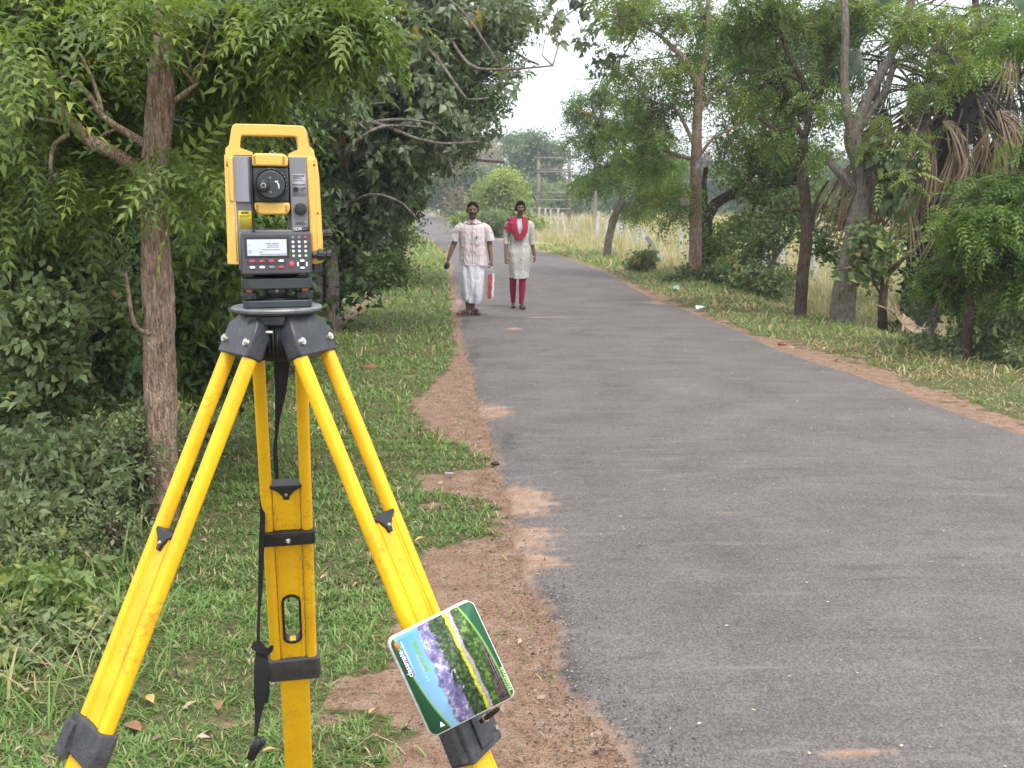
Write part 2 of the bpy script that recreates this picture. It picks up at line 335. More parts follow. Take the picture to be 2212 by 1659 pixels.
bp = N.new('ShaderNodeBump'); bp.inputs['Strength'].default_value = .9; bp.inputs['Distance'].default_value = .012; L.new(noise(110, 6, .7), bp.inputs['Height']); L.new(bp.outputs[0], b.inputs['Normal'])
H = hz(X, Y)
g = sheet('ground', ground_m, X, Y, H, soilmask(X, Y)); tag(g, kind='structure')
# road
yr = seq([(-40, 1.8, 2.), (1.8, 8, .035), (8, 20, .1), (20, 60, .5), (60, 200, 3), (200, 400, 8)])
uu = np.concatenate([np.arange(0, .25, .008), np.arange(.25, .9, .05), np.arange(.9, 1.001, .01)])
XLr = XL(yr)+.035*wob(yr, yr*0, .5, 5)*np.clip((60-yr)/30, 0, 1)+.02*wob(yr+50, yr*0, .11, 4)*np.clip((20-yr)/10, 0, 1); XRr = XR(yr)+.02*wob(yr+9, yr*0+4, .6, 5)
RX = XLr[:, None]+(XRr-XLr)[:, None]*uu[None]; RY = np.repeat(yr[:, None], len(uu), 1)
dl = RX-XLr[:, None]; dr = XRr[:, None]-RX
RZ = .014+.02*np.clip(np.minimum(dl, dr)/1.5, 0, 1)-.045*np.clip(1-np.minimum(dl, dr)/.045, 0, 1)**1.5+.002*wob(RX, RY, .8, 3)
# sand washed over the tar: tongues at the places where the verge spills
sand = np.clip(1-dl/(.05+.05*(wob(RX, RY, .6, 4)+1)), 0, 1)*.75+np.clip(1-dr/.10, 0, 1)*.5
for (px, py, a_, b_, k) in ((1045,892,.24,.30,1.),(990,870,.16,.3,1.),(1095,1085,.27,.34,1.),(1095,1165,.28,.22,1.),(1105,1220,.22,.2,.9),(1240,1570,.10,.12,.85),(1300,1640,.12,.10,.8),(1190,1520,.08,.12,.8),(985,655,.10,.8,.8),(985,720,.08,.5,.5),(1445,655,.45,.5,.9),(1109,714,.13,.14,.95),(1218,690,.16,.12,.8),(1850,1640,.16,.03,.62),(1580,1120,.05,.05,.5),(1180,690,.3,.06,.7)):
    cx, cy = gp(px, py); d = np.sqrt(((RX-cx)/a_)**2+((RY-cy)/b_)**2)+.35*wob(RX, RY, .25, 5); sand = np.maximum(sand, np.clip(1.35-d, 0, 1)*k)
# dark crumbled tar near the edge
crumb = np.zeros_like(sand)
for (px, py, a_, b_) in ((1175,1330,.20,.50),(1200,1440,.16,.32),(1230,1520,.12,.2),(1100,960,.13,.55),(1020,770,.16,1.6),(1005,700,.1,1.),(1120,1240,.12,.2)):
    cx, cy = gp(px, py); d = np.sqrt(((RX-cx)/a_)**2+((RY-cy)/b_)**2)+.3*wob(RX+4, RY, .2, 5); crumb = np.maximum(crumb, np.clip(1.25-d, 0, 1)*.8)
crumb = np.maximum(crumb, np.clip(1-dr/.09, 0, 1)*.8)
roadm = bpy.data.materials.new('asphalt'); roadm.use_nodes = True; N, L = nodes(roadm); b = N['Principled BSDF']; b.inputs['Roughness'].default_value = .8; b.inputs['Specular IOR Level'].default_value = .3
tc = N.new('ShaderNodeTexCoord'); a = N.new('ShaderNodeAttribute'); a.attribute_name = 'tint'; a2 = N.new('ShaderNodeAttribute'); a2.attribute_name = 'crumb'
base = ramp(noise(1.6, 5), [(.3, (.116, .103, .098)), (.7, (.166, .148, .140))])
v = N.new('ShaderNodeTexVoronoi'); v.inputs['Scale'].default_value = 150; L.new(tc.outputs['Object'], v.inputs[0])
chips = ramp(v.outputs['Color'], [(.1, (.55, .54, .54)), (.5, (.95, .94, .94)), (.9, (1.45, 1.42, 1.42))])
base = mixc(.85, base, chips, 'MULTIPLY')
base = mixc(.8, base, ramp(noise(420, 3), [(.35, (.5, .5, .5)), (.6, (1.2, 1.2, 1.2))]), 'MULTIPLY')
mp = N.new('ShaderNodeMapping'); mp.inputs['Scale'].default_value = (1, 4.5, 1); L.new(tc.outputs['Object'], mp.inputs[0])
n5 = N.new('ShaderNodeTexNoise'); n5.inputs['Scale'].default_value = 1.6; n5.inputs['Detail'].default_value = 8; n5.inputs['Roughness'].default_value = .75; L.new(mp.outputs[0], n5.inputs[0])
base = mixc(ramp(n5.outputs[0], [(.575, (0, 0, 0)), (.62, (.5, .5, .5))]), base, (.062, .060, .062))
base = mixc(ramp(n5.outputs[0], [(.36, (.4, .4, .4)), (.44, (0, 0, 0))]), base, (.23, .21, .20))
base = mixc(ramp(math_('MULTIPLY', a2.outputs['Fac'], math_('ADD', noise(42, 8, .85), .1)), [(.30, (0, 0, 0)), (.50, (.8, .8, .8))]), base, ramp(noise(120, 4), [(.4, (.028, .026, .027)), (.65, (.13, .11, .10))]))
sandc = ramp(noise(11, 6), [(.3, (.29, .175, .12)), (.6, (.41, .28, .20))])
sandc = mixc(.6, sandc, ramp(noise(170, 4), [(.40, (.4, .38, .36)), (.52, (1, 1, 1))]), 'MULTIPLY')
base = mixc(ramp(math_('ADD', math_('MULTIPLY', a.outputs['Fac'], .8), math_('MULTIPLY', noise(26, 9, .85), .95)), [(.66, (0, 0, 0)), (1.0, (.92, .92, .92))]), base, sandc)
L.new(base, b.inputs['Base Color'])
bp = N.new('ShaderNodeBump'); bp.inputs['Strength'].default_value = .55; bp.inputs['Distance'].default_value = .004; L.new(v.outputs['Distance'], bp.inputs['Height']); L.new(bp.outputs[0], b.inputs['Normal'])
rd = sheet('road', roadm, RX, RY, RZ, sand); tag(rd, kind='structure')
at_ = rd.data.attributes.new('crumb', 'FLOAT', 'POINT'); at_.data.foreach_set('value', crumb.ravel().astype(np.float32))
def rz(x, y): return .03
# ================================================================= GRASS
def rotmats(n, tilt_lo, tilt_hi, rng=RNG):
    az = rng.uniform(0, 2*pi, n); ti = rng.uniform(tilt_lo, tilt_hi, n); sp = rng.uniform(0, 2*pi, n)*0
    ca, sa, ct, st = np.cos(az), np.sin(az), np.cos(ti), np.sin(ti)
    R = np.zeros((n, 3, 3))   # template grows along +z, bends toward +x
    X_ = np.stack([ca*ct, sa*ct, -st], 1); Y_ = np.stack([-sa, ca, 0*ca], 1); Z_ = np.stack([ca*st, sa*st, ct], 1)
    R[:, :, 0] = X_; R[:, :, 1] = Y_; R[:, :, 2] = Z_; return R
def blade(w, bend, cup=.0):
    v = np.array([(0, -w*.7, 0), (0, w*.7, 0), (bend*.25, -w, .45), (bend*.25, w, .45), (bend*.75, -w*.6, .8), (bend*.75, w*.6, .8), (bend*1.25, 0, .98)])
    return v, np.array([(0, 1, 3), (0, 3, 2), (2, 3, 5), (2, 5, 4), (4, 5, 6)])
gm = leafmat('grass_blade', [(0, (.055, .11, .028)), (.35, (.115, .21, .05)), (.7, (.19, .31, .085)), (.86, (.29, .36, .13)), (.93, (.42, .34, .17)), (1, (.50, .40, .24))], .55, .3)
dm = leafmat('dry_grass_blade', [(0, (.13, .18, .06)), (.35, (.24, .26, .11)), (.55, (.38, .33, .19)), (1, (.52, .44, .29))], .7, .3)
def scatter(xa, xb, ya, yb, dens, keep):
    n = int((xb-xa)*(yb-ya)*dens); x = RNG.uniform(xa, xb, n); y = RNG.uniform(ya, yb, n); k = keep(x, y); return x[k], y[k]
def grass_on(name, regions, m, label, templates, lo=.25, hi=1.25, dry=.12):
    b = MB()
    for (xa, xb, ya, yb, dens, size, keep) in regions:
        x, y = scatter(xa, xb, ya, yb, dens, keep); n = len(x)
        if n == 0: continue
        clump = wob(x, y, .5, 5); clump2 = wob(x+20, y+7, 2.2, 4)
        kk = RNG.uniform(0, 1, n) < np.clip(.72+.5*clump, .12, 1); x = x[kk]; y = y[kk]; clump = clump[kk]; clump2 = clump2[kk]; n = len(x)
        s = size*RNG.uniform(.55, 1.35, n)*(1+.35*clump)
        t = np.clip(.42+.2*clump+.22*clump2+RNG.normal(0, .17, n), 0, .88); d = RNG.uniform(0, 1, n) < (dry*(1+1.2*np.clip(-clump2, -.6, 2))); t[d] = RNG.uniform(.9, 1, d.sum())
        R = rotmats(n, lo, hi); p = np.stack([x, y, hz(x, y)-.004], 1)
        g_ = np.array_split(RNG.permutation(n), len(templates))
        for (tv, tf), ix in zip(templates, g_): b.inst(tv, tf, R[ix], p[ix], s[ix], t[ix])
    o = b.build(name, m, kind='stuff'); o['label'] = label; return o
def keepL(x, y):
    return (RNG.uniform(0, 1, len(x)) > np.clip(soilmask(x, y)*1.25, 0, .985))
near = [(-1.9, .25, 2.3, 4.2, 20000, .034, keepL), (-2.6, .35, 4.2, 7, 11000, .042, keepL), (-3.4, .1, 7, 11, 3200, .055, keepL), (-4.2, -.4, 11, 18, 1000, .085, keepL), (-5.5, -.8, 18, 32, 330, .13, keepL), (-14, -2.2, 32, 75, 60, .28, keepL), (-24, -8, 75, 170, 10, .6, keepL)]
grass_on('grass', near, gm, 'short green creeping grass on the left verge', [blade(.05, .35), blade(.075, .55), blade(.06, .1)], .35, 1.35)
def keepR(x, y): return (x > XGR(y)+.05*wob(x, y, .3, 4)) & (RNG.uniform(0, 1, len(x)) > np.clip(soilmask(x, y)*1.1, 0, .96))
rr = [(3.6, 6.6, 5.5, 10, 1700, .055, lambda x, y: keepR(x, y)), (2.9, 7.5, 10, 16, 1100, .08, keepR), (2.4, 7, 16, 26, 460, .12, keepR), (1, 5.5, 26, 42, 160, .2, keepR)]
grass_on('grass', rr, gm, 'short green grass along the right road edge', [blade(.05, .35), blade(.07, .5)], .3, 1.3, .42)
def keepD(x, y): return x > XGR(y)+1.0+.3*wob(x, y, 1, 3)
dd = [(4, 12, 12, 22, 150, .26, lambda x, y: (x > XGR(y)+2.3)), (3, 14, 22, 40, 150, .30, lambda x, y: x > XGR(y)+1.3), (0, 16, 40, 62, 50, .42, lambda x, y: x > XGR(y)+1.2), (-6, 20, 62, 110, 12, .8, lambda x, y: x > XGR(y)+2), (-15, 40, 110, 220, 2.2, 1.2, lambda x, y: x > XR(y)+3)]
def keepT(x, y): return (x < -1.32-.26*(y-3.4)+.15*wob(x, y, .4, 3)) & (wob(x+2, y, .5, 4) > -.35)
tg = [(-3.2, -1.0, 3.0, 5.4, 900, .15, keepT), (-3.4, -1.6, 5.4, 8, 400, .22, lambda x, y: (x < -2.0-.2*(y-5.4)))]
grass_on('tall_grass', tg, gm, 'wispy tall grass among the weeds at the lower left', [blade(.022, .35), blade(.03, .6), blade(.018, .15)], .1, .9, .35)
grass_on('dry_grass', dd, dm, 'tall straw coloured dry grass between road and fence', [blade(.014, .35), blade(.02, .2), blade(.012, .6)], .05, .5, .3)
# ================================================================= TREES AND SHRUBS
def leaflet(L, W, droop=.15, fold=.25, x0=0, y0=0, ang=0, z0=0):
    # one leaf blade in the xy plane starting at x0,y0 heading ang: 4 triangles folded along the midrib
    v = np.array([(0, 0, 0), (L*.38, W, fold*W), (L*.42, 0, -.02*L), (L*.38, -W, fold*W), (L, 0, -droop*L)])
    c, s = cos(ang), sin(ang); q = v.copy(); q[:, 0] = v[:, 0]*c-v[:, 1]*s+x0; q[:, 1] = v[:, 0]*s+v[:, 1]*c+y0; q[:, 2] += z0
    return q, np.array([(0, 1, 2), (0, 2, 3), (1, 4, 2), (2, 4, 3)])
def leaflet2(L, W, droop=.15, x0=0, y0=0, ang=0, z0=0):
    v = np.array([(0, 0, 0), (L*.4, W, .2*W), (L, 0, -droop*L), (L*.4, -W, .2*W)])
    c, s = cos(ang), sin(ang); q = v.copy(); q[:, 0] = v[:, 0]*c-v[:, 1]*s+x0; q[:, 1] = v[:, 0]*s+v[:, 1]*c+y0; q[:, 2] += z0
    return q, np.array([(0, 1, 2), (0, 2, 3)])
def comb(parts):
    V = []; F = []; n = 0
    for v, f in parts: V.append(v); F.append(f+n); n += len(v)
    return np.vstack(V), np.vstack(F)
def pinnate(L=.24, n=5, lf=.065, w=.011, sag=.35, fine=True, rg=random):
    P = []; f = leaflet if fine else leaflet2
    for i in range(n):
        u = (i+1)/(n+.6); x = L*u; z = -sag*L*u*u
        for s in (-1, 1):
            a = s*(1.15-.35*u)+rg.uniform(-.12, .12); l = lf*(1-.25*abs(u-.5))*rg.uniform(.85, 1.15)
            P.append(f(l, w*rg.uniform(.8, 1.2), rg.uniform(.1, .5), x0=x, ang=a, z0=z) if not fine else leaflet(l, w*rg.uniform(.8, 1.2), rg.uniform(.1, .5), .3, x, 0, a, z))
    P.append(f(lf, w, .3, x0=L, ang=0, z0=-sag*L) if not fine else leaflet(lf, w, .3, .3, L, 0, 0, -sag*L))
    if fine:
        xs_ = np.linspace(0, L, 5); zs = -sag*L*(xs_/L)**2; v = np.concatenate([np.stack([xs_, xs_*0+.0012, zs], 1), np.stack([xs_, xs_*0-.0012, zs], 1)])
        P.append((v, np.array([(i, i+1, i+5) for i in range(4)]+[(i+1, i+6, i+5) for i in range(4)])))
    return comb(P)
def spray(n, R, L, W, fine=False, rg=random, flat=.7):
    # n simple leaves radiating from a short twig tip
    P = []
    for i in range(n):
        v, f = leaflet(L*rg.uniform(.7, 1.2), W*rg.uniform(.8, 1.2), rg.uniform(.05, .4), .25) if fine else leaflet2(L*rg.uniform(.7, 1.2), W*rg.uniform(.8, 1.2), rg.uniform(.05, .4))
        az = rg.uniform(0, 2*pi); el = rg.uniform(-1.0, .7)*flat; ro = rg.uniform(-.8, .8)
        c, s = cos(ro), sin(ro); v = v@np.array([(1, 0, 0), (0, c, -s), (0, s, c)]).T
        c, s = cos(el), sin(el); v = v@np.array([(c, 0, -s), (0, 1, 0), (s, 0, c)]).T
        c, s = cos(az), sin(az); v = v@np.array([(c, -s, 0), (s, c, 0), (0, 0, 1)]).T
        v = v+np.array([rg.gauss(0, R), rg.gauss(0, R), rg.gauss(0, R)]); P.append((v, f))
    return comb(P)
def orient(n, pitch_mean=-.3, spread=.45, up=None):
    # template x-axis = outward direction, random heading, drooping
    az = RNG.uniform(0, 2*pi, n); pt = RNG.normal(pitch_mean, spread, n); ro = RNG.normal(0, .5, n)
    ca, sa, cp, sp, cr, sr = np.cos(az), np.sin(az), np.cos(pt), np.sin(pt), np.cos(ro), np.sin(ro)
    X_ = np.stack([ca*cp, sa*cp, sp], 1); S = np.stack([-sa, ca, 0*ca], 1); U = np.cross(X_, S)
    Y_ = S*cr[:, None]+U*sr[:, None]; Z_ = np.cross(X_, Y_); R = np.zeros((n, 3, 3)); R[:, :, 0] = X_; R[:, :, 1] = Y_; R[:, :, 2] = Z_; return R
# leaf kinds -------------------------------------------------------
T_NEEM = [pinnate(.24, 5, .062, .0105, .35), pinnate(.28, 6, .066, .011, .5), pinnate(.19, 4, .06, .011, .2)]
T_NEEMF = [pinnate(.26, 5, .075, .012, .35, False), pinnate(.30, 5, .08, .013, .5, False)]
T_BROAD = [spray(5, .025, .075, .022, True), spray(5, .03, .085, .024, True), spray(4, .03, .065, .022, True)]
T_BIG = [spray(5, .02, .15, .034, True), spray(4, .03, .14, .030, True)]
T_SMALL = [spray(9, .05, .055, .014), spray(11, .07, .05, .012)]
T_WEED = [spray(5, .02, .07, .016, True, flat=1.2), spray(6, .03, .06, .012, True, flat=1.3)]
T_HEART = [comb([leaflet(.15, .065, .5, .2)])]
def far_t(n, R, L): return [spray(n, R, L, L*.32), spray(n, R*1.2, L, L*.28)]
LM = {
 'neem': leafmat('neem_leaf', [(0, (.04, .07, .02)), (.35, (.09, .145, .035)), (.65, (.165, .24, .055)), (.9, (.27, .35, .08)), (1, (.33, .33, .06))], .42, .38),
 'neemy': leafmat('neem_leaf_yellow', [(0, (.05, .09, .02)), (.4, (.11, .19, .035)), (.8, (.19, .28, .055)), (1, (.36, .32, .09))], .45, .4),
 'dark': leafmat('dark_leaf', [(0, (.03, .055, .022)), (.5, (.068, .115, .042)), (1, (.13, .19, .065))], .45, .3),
 'grey': leafmat('grey_green_leaf', [(0, (.07, .095, .055)), (.45, (.15, .19, .11)), (.8, (.25, .295, .17)), (.93, (.31, .32, .12)), (1, (.35, .24, .05))], .38, .3),
 'broad': leafmat('broad_leaf', [(0, (.06, .10, .035)), (.5, (.14, .20, .08)), (.85, (.25, .31, .14)), (.95, (.30, .31, .11)), (1, (.33, .17, .05))], .40, .32),
 'weed': leafmat('weed_leaf', [(0, (.08, .115, .05)), (.5, (.16, .21, .10)), (.85, (.25, .30, .14)), (1, (.32, .30, .09))], .5, .35),
 'farblue': leafmat('far_leaf', [(0, (.07, .11, .055)), (.5, (.14, .205, .095)), (1, (.24, .30, .14))], .6, .3),
 'fary': leafmat('far_yellow_green_leaf', [(0, (.12, .17, .05)), (.5, (.24, .31, .08)), (1, (.36, .42, .13))], .6, .35),
 'weedy': leafmat('weedy_leaf', [(0, (.07, .11, .035)), (.5, (.14, .21, .06)), (.85, (.25, .33, .10)), (1, (.40, .38, .10))], .5, .35),
 'tan': leafmat('dry_twig_leaf', [(0, (.20, .16, .10)), (1, (.42, .36, .25))], .8, .2),
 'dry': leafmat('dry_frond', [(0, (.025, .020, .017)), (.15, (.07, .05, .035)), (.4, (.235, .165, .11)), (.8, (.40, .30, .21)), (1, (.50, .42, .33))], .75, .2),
}
BK = {'neem': barkmat('neem_bark', (.12, .076, .052), (.50, .375, .285), 1.0), 'grey': barkmat('grey_bark', (.11, .09, .075), (.34, .30, .26), .7),
      'dark': barkmat('dark_bark', (.045, .032, .025), (.16, .12, .095), .8), 'pale': mat('pale_twig', (.22, .19, .155), .9, var=.35, vs=12), 'far': mat('far_bark', (.16, .13, .11), .9, var=.3, vs=3),
      'palm': mat('palm_bark', (.022, .019, .018), .95, var=.5, vs=25, bump=.6, bs=40)}
def P3(lst, Y):   # list of (px,py[,dY]) -> world points
    return [at(q[0], q[1], Y+(q[2] if len(q) > 2 else 0)) for q in lst]
def clump_pts(c, n, pull=.35):
    # sub-cluster centres in an ellipsoid, biased outwards so that it has lobes
    m = max(3, n//9); d = RNG.normal(0, 1, (m, 3)); d /= np.linalg.norm(d, axis=1)[:, None]; lob = d*(RNG.uniform(0, .9, m)**pull)[:, None]
    q = lob[RNG.integers(0, m, n)]+RNG.normal(0, .15, (n, 3)); r = np.linalg.norm(q, axis=1)[:, None]; return np.where(r > 1.08, q/r*1.08, q)
def tree(name, label, cat, Y, limbs, clumps, T, lm, bark, group=None, per=7, rs=.16, lsc=1.0, seg=10, bumpy=.06, twigs=.6, tw=.006, tintspan=(.15, .8), droop=-.3, base=None, step=.25, minz=.05, kind=None):
    """limbs: [(pixel path, radius px list[, name])], first = trunk; clumps: (px,py,dY,rx px,ry px,rd m,count)"""
    loc = base if base is not None else (P3([limbs[0][0][0]], Y)[0] if limbs else at(clumps[0][0], clumps[0][1], Y))
    loc = np.array((loc[0], loc[1], hz(loc[0], loc[1])*1.0)); t = thing(name, label, cat, loc, 0, group, kind)
    k = Y/FPX; allp = []; 
    def flush(mb, nm, m):
        for i in range(len(mb.V)): mb.V[i] = mb.V[i]-loc
        return mb.build(nm, m, t, smooth=True, kind='stuff' if nm == 'twigs' else None)
    lb = MB(); tb = MB()
    for i, lm_ in enumerate(limbs):
        pts = P3(lm_[0], Y); rad = np.array(lm_[1], float)*k
        if i == 0: pts[0] = pts[0]-np.array((0, 0, .12))
        (tb if i == 0 else lb).tube(pts, rad, seg if i == 0 else max(5, seg-3), step=step, bumpy=bumpy)
        sp, _ = smooth_path(np.array(pts), rad, .3); allp.append(sp)
    if limbs: flush(tb, 'trunk', BK[bark])
    cb = MB(); wb = MB(); A = np.vstack(allp) if allp else None
    for c in clumps:
        cc = at(c[0], c[1], Y+c[2]); kk = (Y+c[2])/FPX; rx, ry, rd = c[3]*kk, c[4]*kk, c[5]; n = int(c[6])
        d = clump_pts(None, n); p = cc+d*np.array((rx, rd, ry)); p = p[p[:, 2] > hz(p[:, 0], p[:, 1])+minz]; n = len(p)
        if n == 0: continue
        sub = np.repeat(p, per, 0)+RNG.normal(0, rs, (n*per, 3))*np.array((1, 1, .6)); N_ = len(sub); sub[:, 2] = np.maximum(sub[:, 2], hz(sub[:, 0], sub[:, 1])+.03)
        base_t = RNG.uniform(*tintspan)*.3+np.repeat(RNG.uniform(*tintspan, n), per)*.7
        tt = np.clip(base_t+RNG.normal(0, .12, N_), 0, .93); od = RNG.uniform(0, 1, N_) < .006; tt[od] = 1
        R = orient(N_, droop); s = lsc*RNG.uniform(.7, 1.25, N_)
        for tv, ix in zip(T, np.array_split(RNG.permutation(N_), len(T))): cb.inst(tv[0], tv[1], R[ix], sub[ix], s[ix], tt[ix])
        # twigs from the nearest limb (or the clump centre) to the leaf clusters
        m = int(n*twigs)
        if m:
            src = np.repeat(cc[None], m, 0) if A is None else A[np.argmin(((A[None]-cc[None, None])**2).sum(2), axis=1)].repeat(m, 0)
            for j in range(m):
                q = p[j]; a = cc*.75+src[j]*.25 if j % 3 else src[j]; mid = (a+q)/2+RNG.normal(0, .12, 3)*np.linalg.norm(q-a)
                wb.tube([a, a*.6+mid*.4, mid, q*.6+mid*.4+RNG.normal(0, .02, 3), q], [tw*1.5, tw*1.3, tw, tw*.7, tw*.35], 4, caps=False)
    for i in range(len(cb.V)): cb.V[i] = cb.V[i]-loc
    if cb.V: cb.build('crown' if limbs else 'foliage', LM[lm], t)
    if lb.V: flush(lb, 'branches', BK[bark])
    if wb.V: flush(wb, 'twigs', BK['pale' if bark != 'dark' else 'dark'])
    return t
# ---- left: the near tree behind the tripod
tree('neem_tree', 'tall furrowed brown neem trunk standing close behind the yellow tripod leg', 'tree', 5.13,
 [([(352,1140),(348,950),(346,800),(341,620),(335,500),(331,400),(342,280),(350,150),(358,60),(365,-120)], [36,34,33.5,32,29,28,29,25,23,20]),
  ([(338,398),(290,360),(240,328),(205,312),(165,275),(130,230),(85,150),(50,60),(25,-60)], [16,14.5,13.5,13,12,10,8,7,6]),
  ([(335,322),(305,305),(260,278),(222,250),(190,205),(150,165),(100,155)], [10,9,8,7,5.5,4,3]),
  ([(222,250),(210,200),(190,150),(170,110)], [5,4.5,4,3]),
  ([(345,252),(368,225),(408,195),(424,182)], [7,6,5.5,5]), ([(424,182),(440,120),(462,60),(480,-40)], [4.5,4,3.5,3]),
  ([(424,184),(372,125),(312,55),(240,-40)], [4,3.8,3.5,3]), ([(422,180),(400,90),(392,-30)], [3.2,2.8,2.5]),
  ([(165,275),(115,262),(60,250,.2),(-20,225,.3)], [5,4,3,2.5]), ([(130,235),(60,165,-.2),(-10,95,-.3)], [5,4,3.5]),
  ([(152,290),(120,310),(110,350),(112,378)], [6,5,4.5,4]), ([(205,312),(225,290),(262,275)], [4,3.5,3]), ([(330,720,-.05),(300,712,-.12),(285,680,-.15),(272,590,-.2)], [7,4.5,4,2.5])],
 [(60,30,.2,120,80,.5,90),(220,40,.5,110,80,.45,80),(110,190,.5,130,80,.5,75),(440,70,.5,110,80,.5,80),(600,55,.1,130,65,.5,120),(730,45,0,75,45,.4,60),(560,140,.6,90,50,.4,45),(260,150,.7,90,70,.4,40),(250,30,-.4,60,50,.2,14),(60,150,-.4,60,60,.2,14),
  (70,330,.3,110,60,.35,40),(215,400,.2,70,35,.25,20),(30,450,.1,60,50,.3,20),(440,270,.6,50,80,.3,30),(420,400,.5,45,60,.2,18),(345,385,-.26,70,24,.07,7),(300,360,-.2,45,14,.05,3),(402,425,-.22,25,25,.06,3)],
 T_NEEM, 'neem', 'neem', per=5, rs=.085, seg=28, bumpy=.085, twigs=.35, tw=.0045, tintspan=(.3, .95), step=.03)
# ---- left thicket behind
def shrub(name, label, Y, clumps, T, lm, cat='shrub', **k):
    c = clumps[0]; p = at(c[0], c[1], Y+c[2]); return tree(name, label, cat, Y, [], clumps, T, lm, k.pop('bark', 'dark'), base=p, **k)
shrub('broadleaf_shrub', 'grey green broad leaved shrub at the left picture edge left of the brown trunk', 5.7, [(70,600,0,130,80,.5,130),(150,700,-.2,150,110,.5,200),(30,800,-.2,110,110,.5,140),(230,620,.2,90,70,.4,80),(255,800,.2,60,110,.4,80),(60,900,.0,130,70,.4,90)], T_BROAD, 'broad', per=5, rs=.07, twigs=.3, tw=.004, tintspan=(.1, .85), droop=-.6, lsc=.82)
shrub('wilted_shrub', 'pale drooping weedy shrub below the broad leaved one at left edge', 5.0, [(90,980,0,130,80,.5,90),(210,1000,.1,100,100,.5,70),(60,1110,-.5,110,60,.5,56),(270,1040,.1,45,60,.3,24)], T_WEED, 'weed', per=6, rs=.06, twigs=.5, tw=.003, tintspan=(.1, .75), droop=-.9)
shrub('yellow_green_weed', 'yellow green leafy weed low at the left edge beside the left tripod leg', 4.1, [(60,1230,0,80,55,.35,34),(130,1270,-.1,60,40,.3,20),(30,1330,0,50,40,.3,18)], T_WEED, 'weedy', per=5, rs=.05, twigs=.6, tw=.003, tintspan=(.2, .9), droop=-.4, lsc=1.1)
shrub('hanging_shrub', 'shrub with hanging narrow leaves between the brown trunk and the instrument', 6.6, [(480,560,0,90,110,.6,190),(420,700,0,60,90,.4,90),(540,500,.3,55,90,.5,90),(470,800,.2,60,50,.4,50)], T_WEED, 'neem', per=6, rs=.09, twigs=.3, tw=.004, tintspan=(.0, .5), droop=-1.0, lsc=1.25)
tree('dark_neem_tree', 'shaded dark green tree filling the space behind the brown trunk', 'tree', 9.0, [([(470,760),(455,600),(470,420),(440,250),(420,50)], [16,14,12,9,6]), ([(470,420),(540,340),(590,260)], [8,6,4]), ([(455,520),(380,430),(300,340)], [8,6,4])],
 [(100,200,0,240,170,1.,300),(350,150,0,220,170,1.,300),(580,190,0,140,130,1.,220),(120,450,0,230,150,1.,230),(420,420,.2,190,140,1.,260),(545,420,.3,85,130,.8,130),(200,620,.5,280,120,1.,200),(430,650,.5,160,110,1.,170)], T_NEEMF, 'dark', 'dark', per=6, rs=.16, twigs=.12, tintspan=(.1, .9), droop=-.5, lsc=1.1)
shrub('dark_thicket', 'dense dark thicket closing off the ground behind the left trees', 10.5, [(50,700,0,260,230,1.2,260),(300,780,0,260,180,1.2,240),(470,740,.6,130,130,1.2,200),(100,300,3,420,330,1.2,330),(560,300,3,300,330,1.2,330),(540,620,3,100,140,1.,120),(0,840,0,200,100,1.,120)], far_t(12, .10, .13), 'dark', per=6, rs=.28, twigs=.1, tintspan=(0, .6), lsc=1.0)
shrub('stemmy_weeds', 'tangle of thin dry stems and small leaves beside the foot of the brown trunk', 4.7, [(300,1000,.3,70,120,.3,60),(250,1160,-.2,90,70,.3,60),(120,1180,-.4,110,50,.3,50),(440,930,1.0,70,60,.4,50)], [spray(4, .03, .035, .009, True, flat=1.2), spray(5, .03, .03, .007, True)], 'weed', per=4, rs=.05, twigs=1.0, tw=.0022, tintspan=(.1, 1.), droop=-.4, minz=0)
shrub('yellowing_weeds', 'low weeds with yellowing leaves in the lower left corner grass', 3.6, [(40,1380,0,80,40,.25,28),(200,1370,.1,60,30,.2,16),(110,1430,-.1,90,30,.25,14)], T_WEED, 'weed', per=4, rs=.04, twigs=.8, tw=.002, tintspan=(.3, 1.), droop=.1, lsc=.8, minz=0)
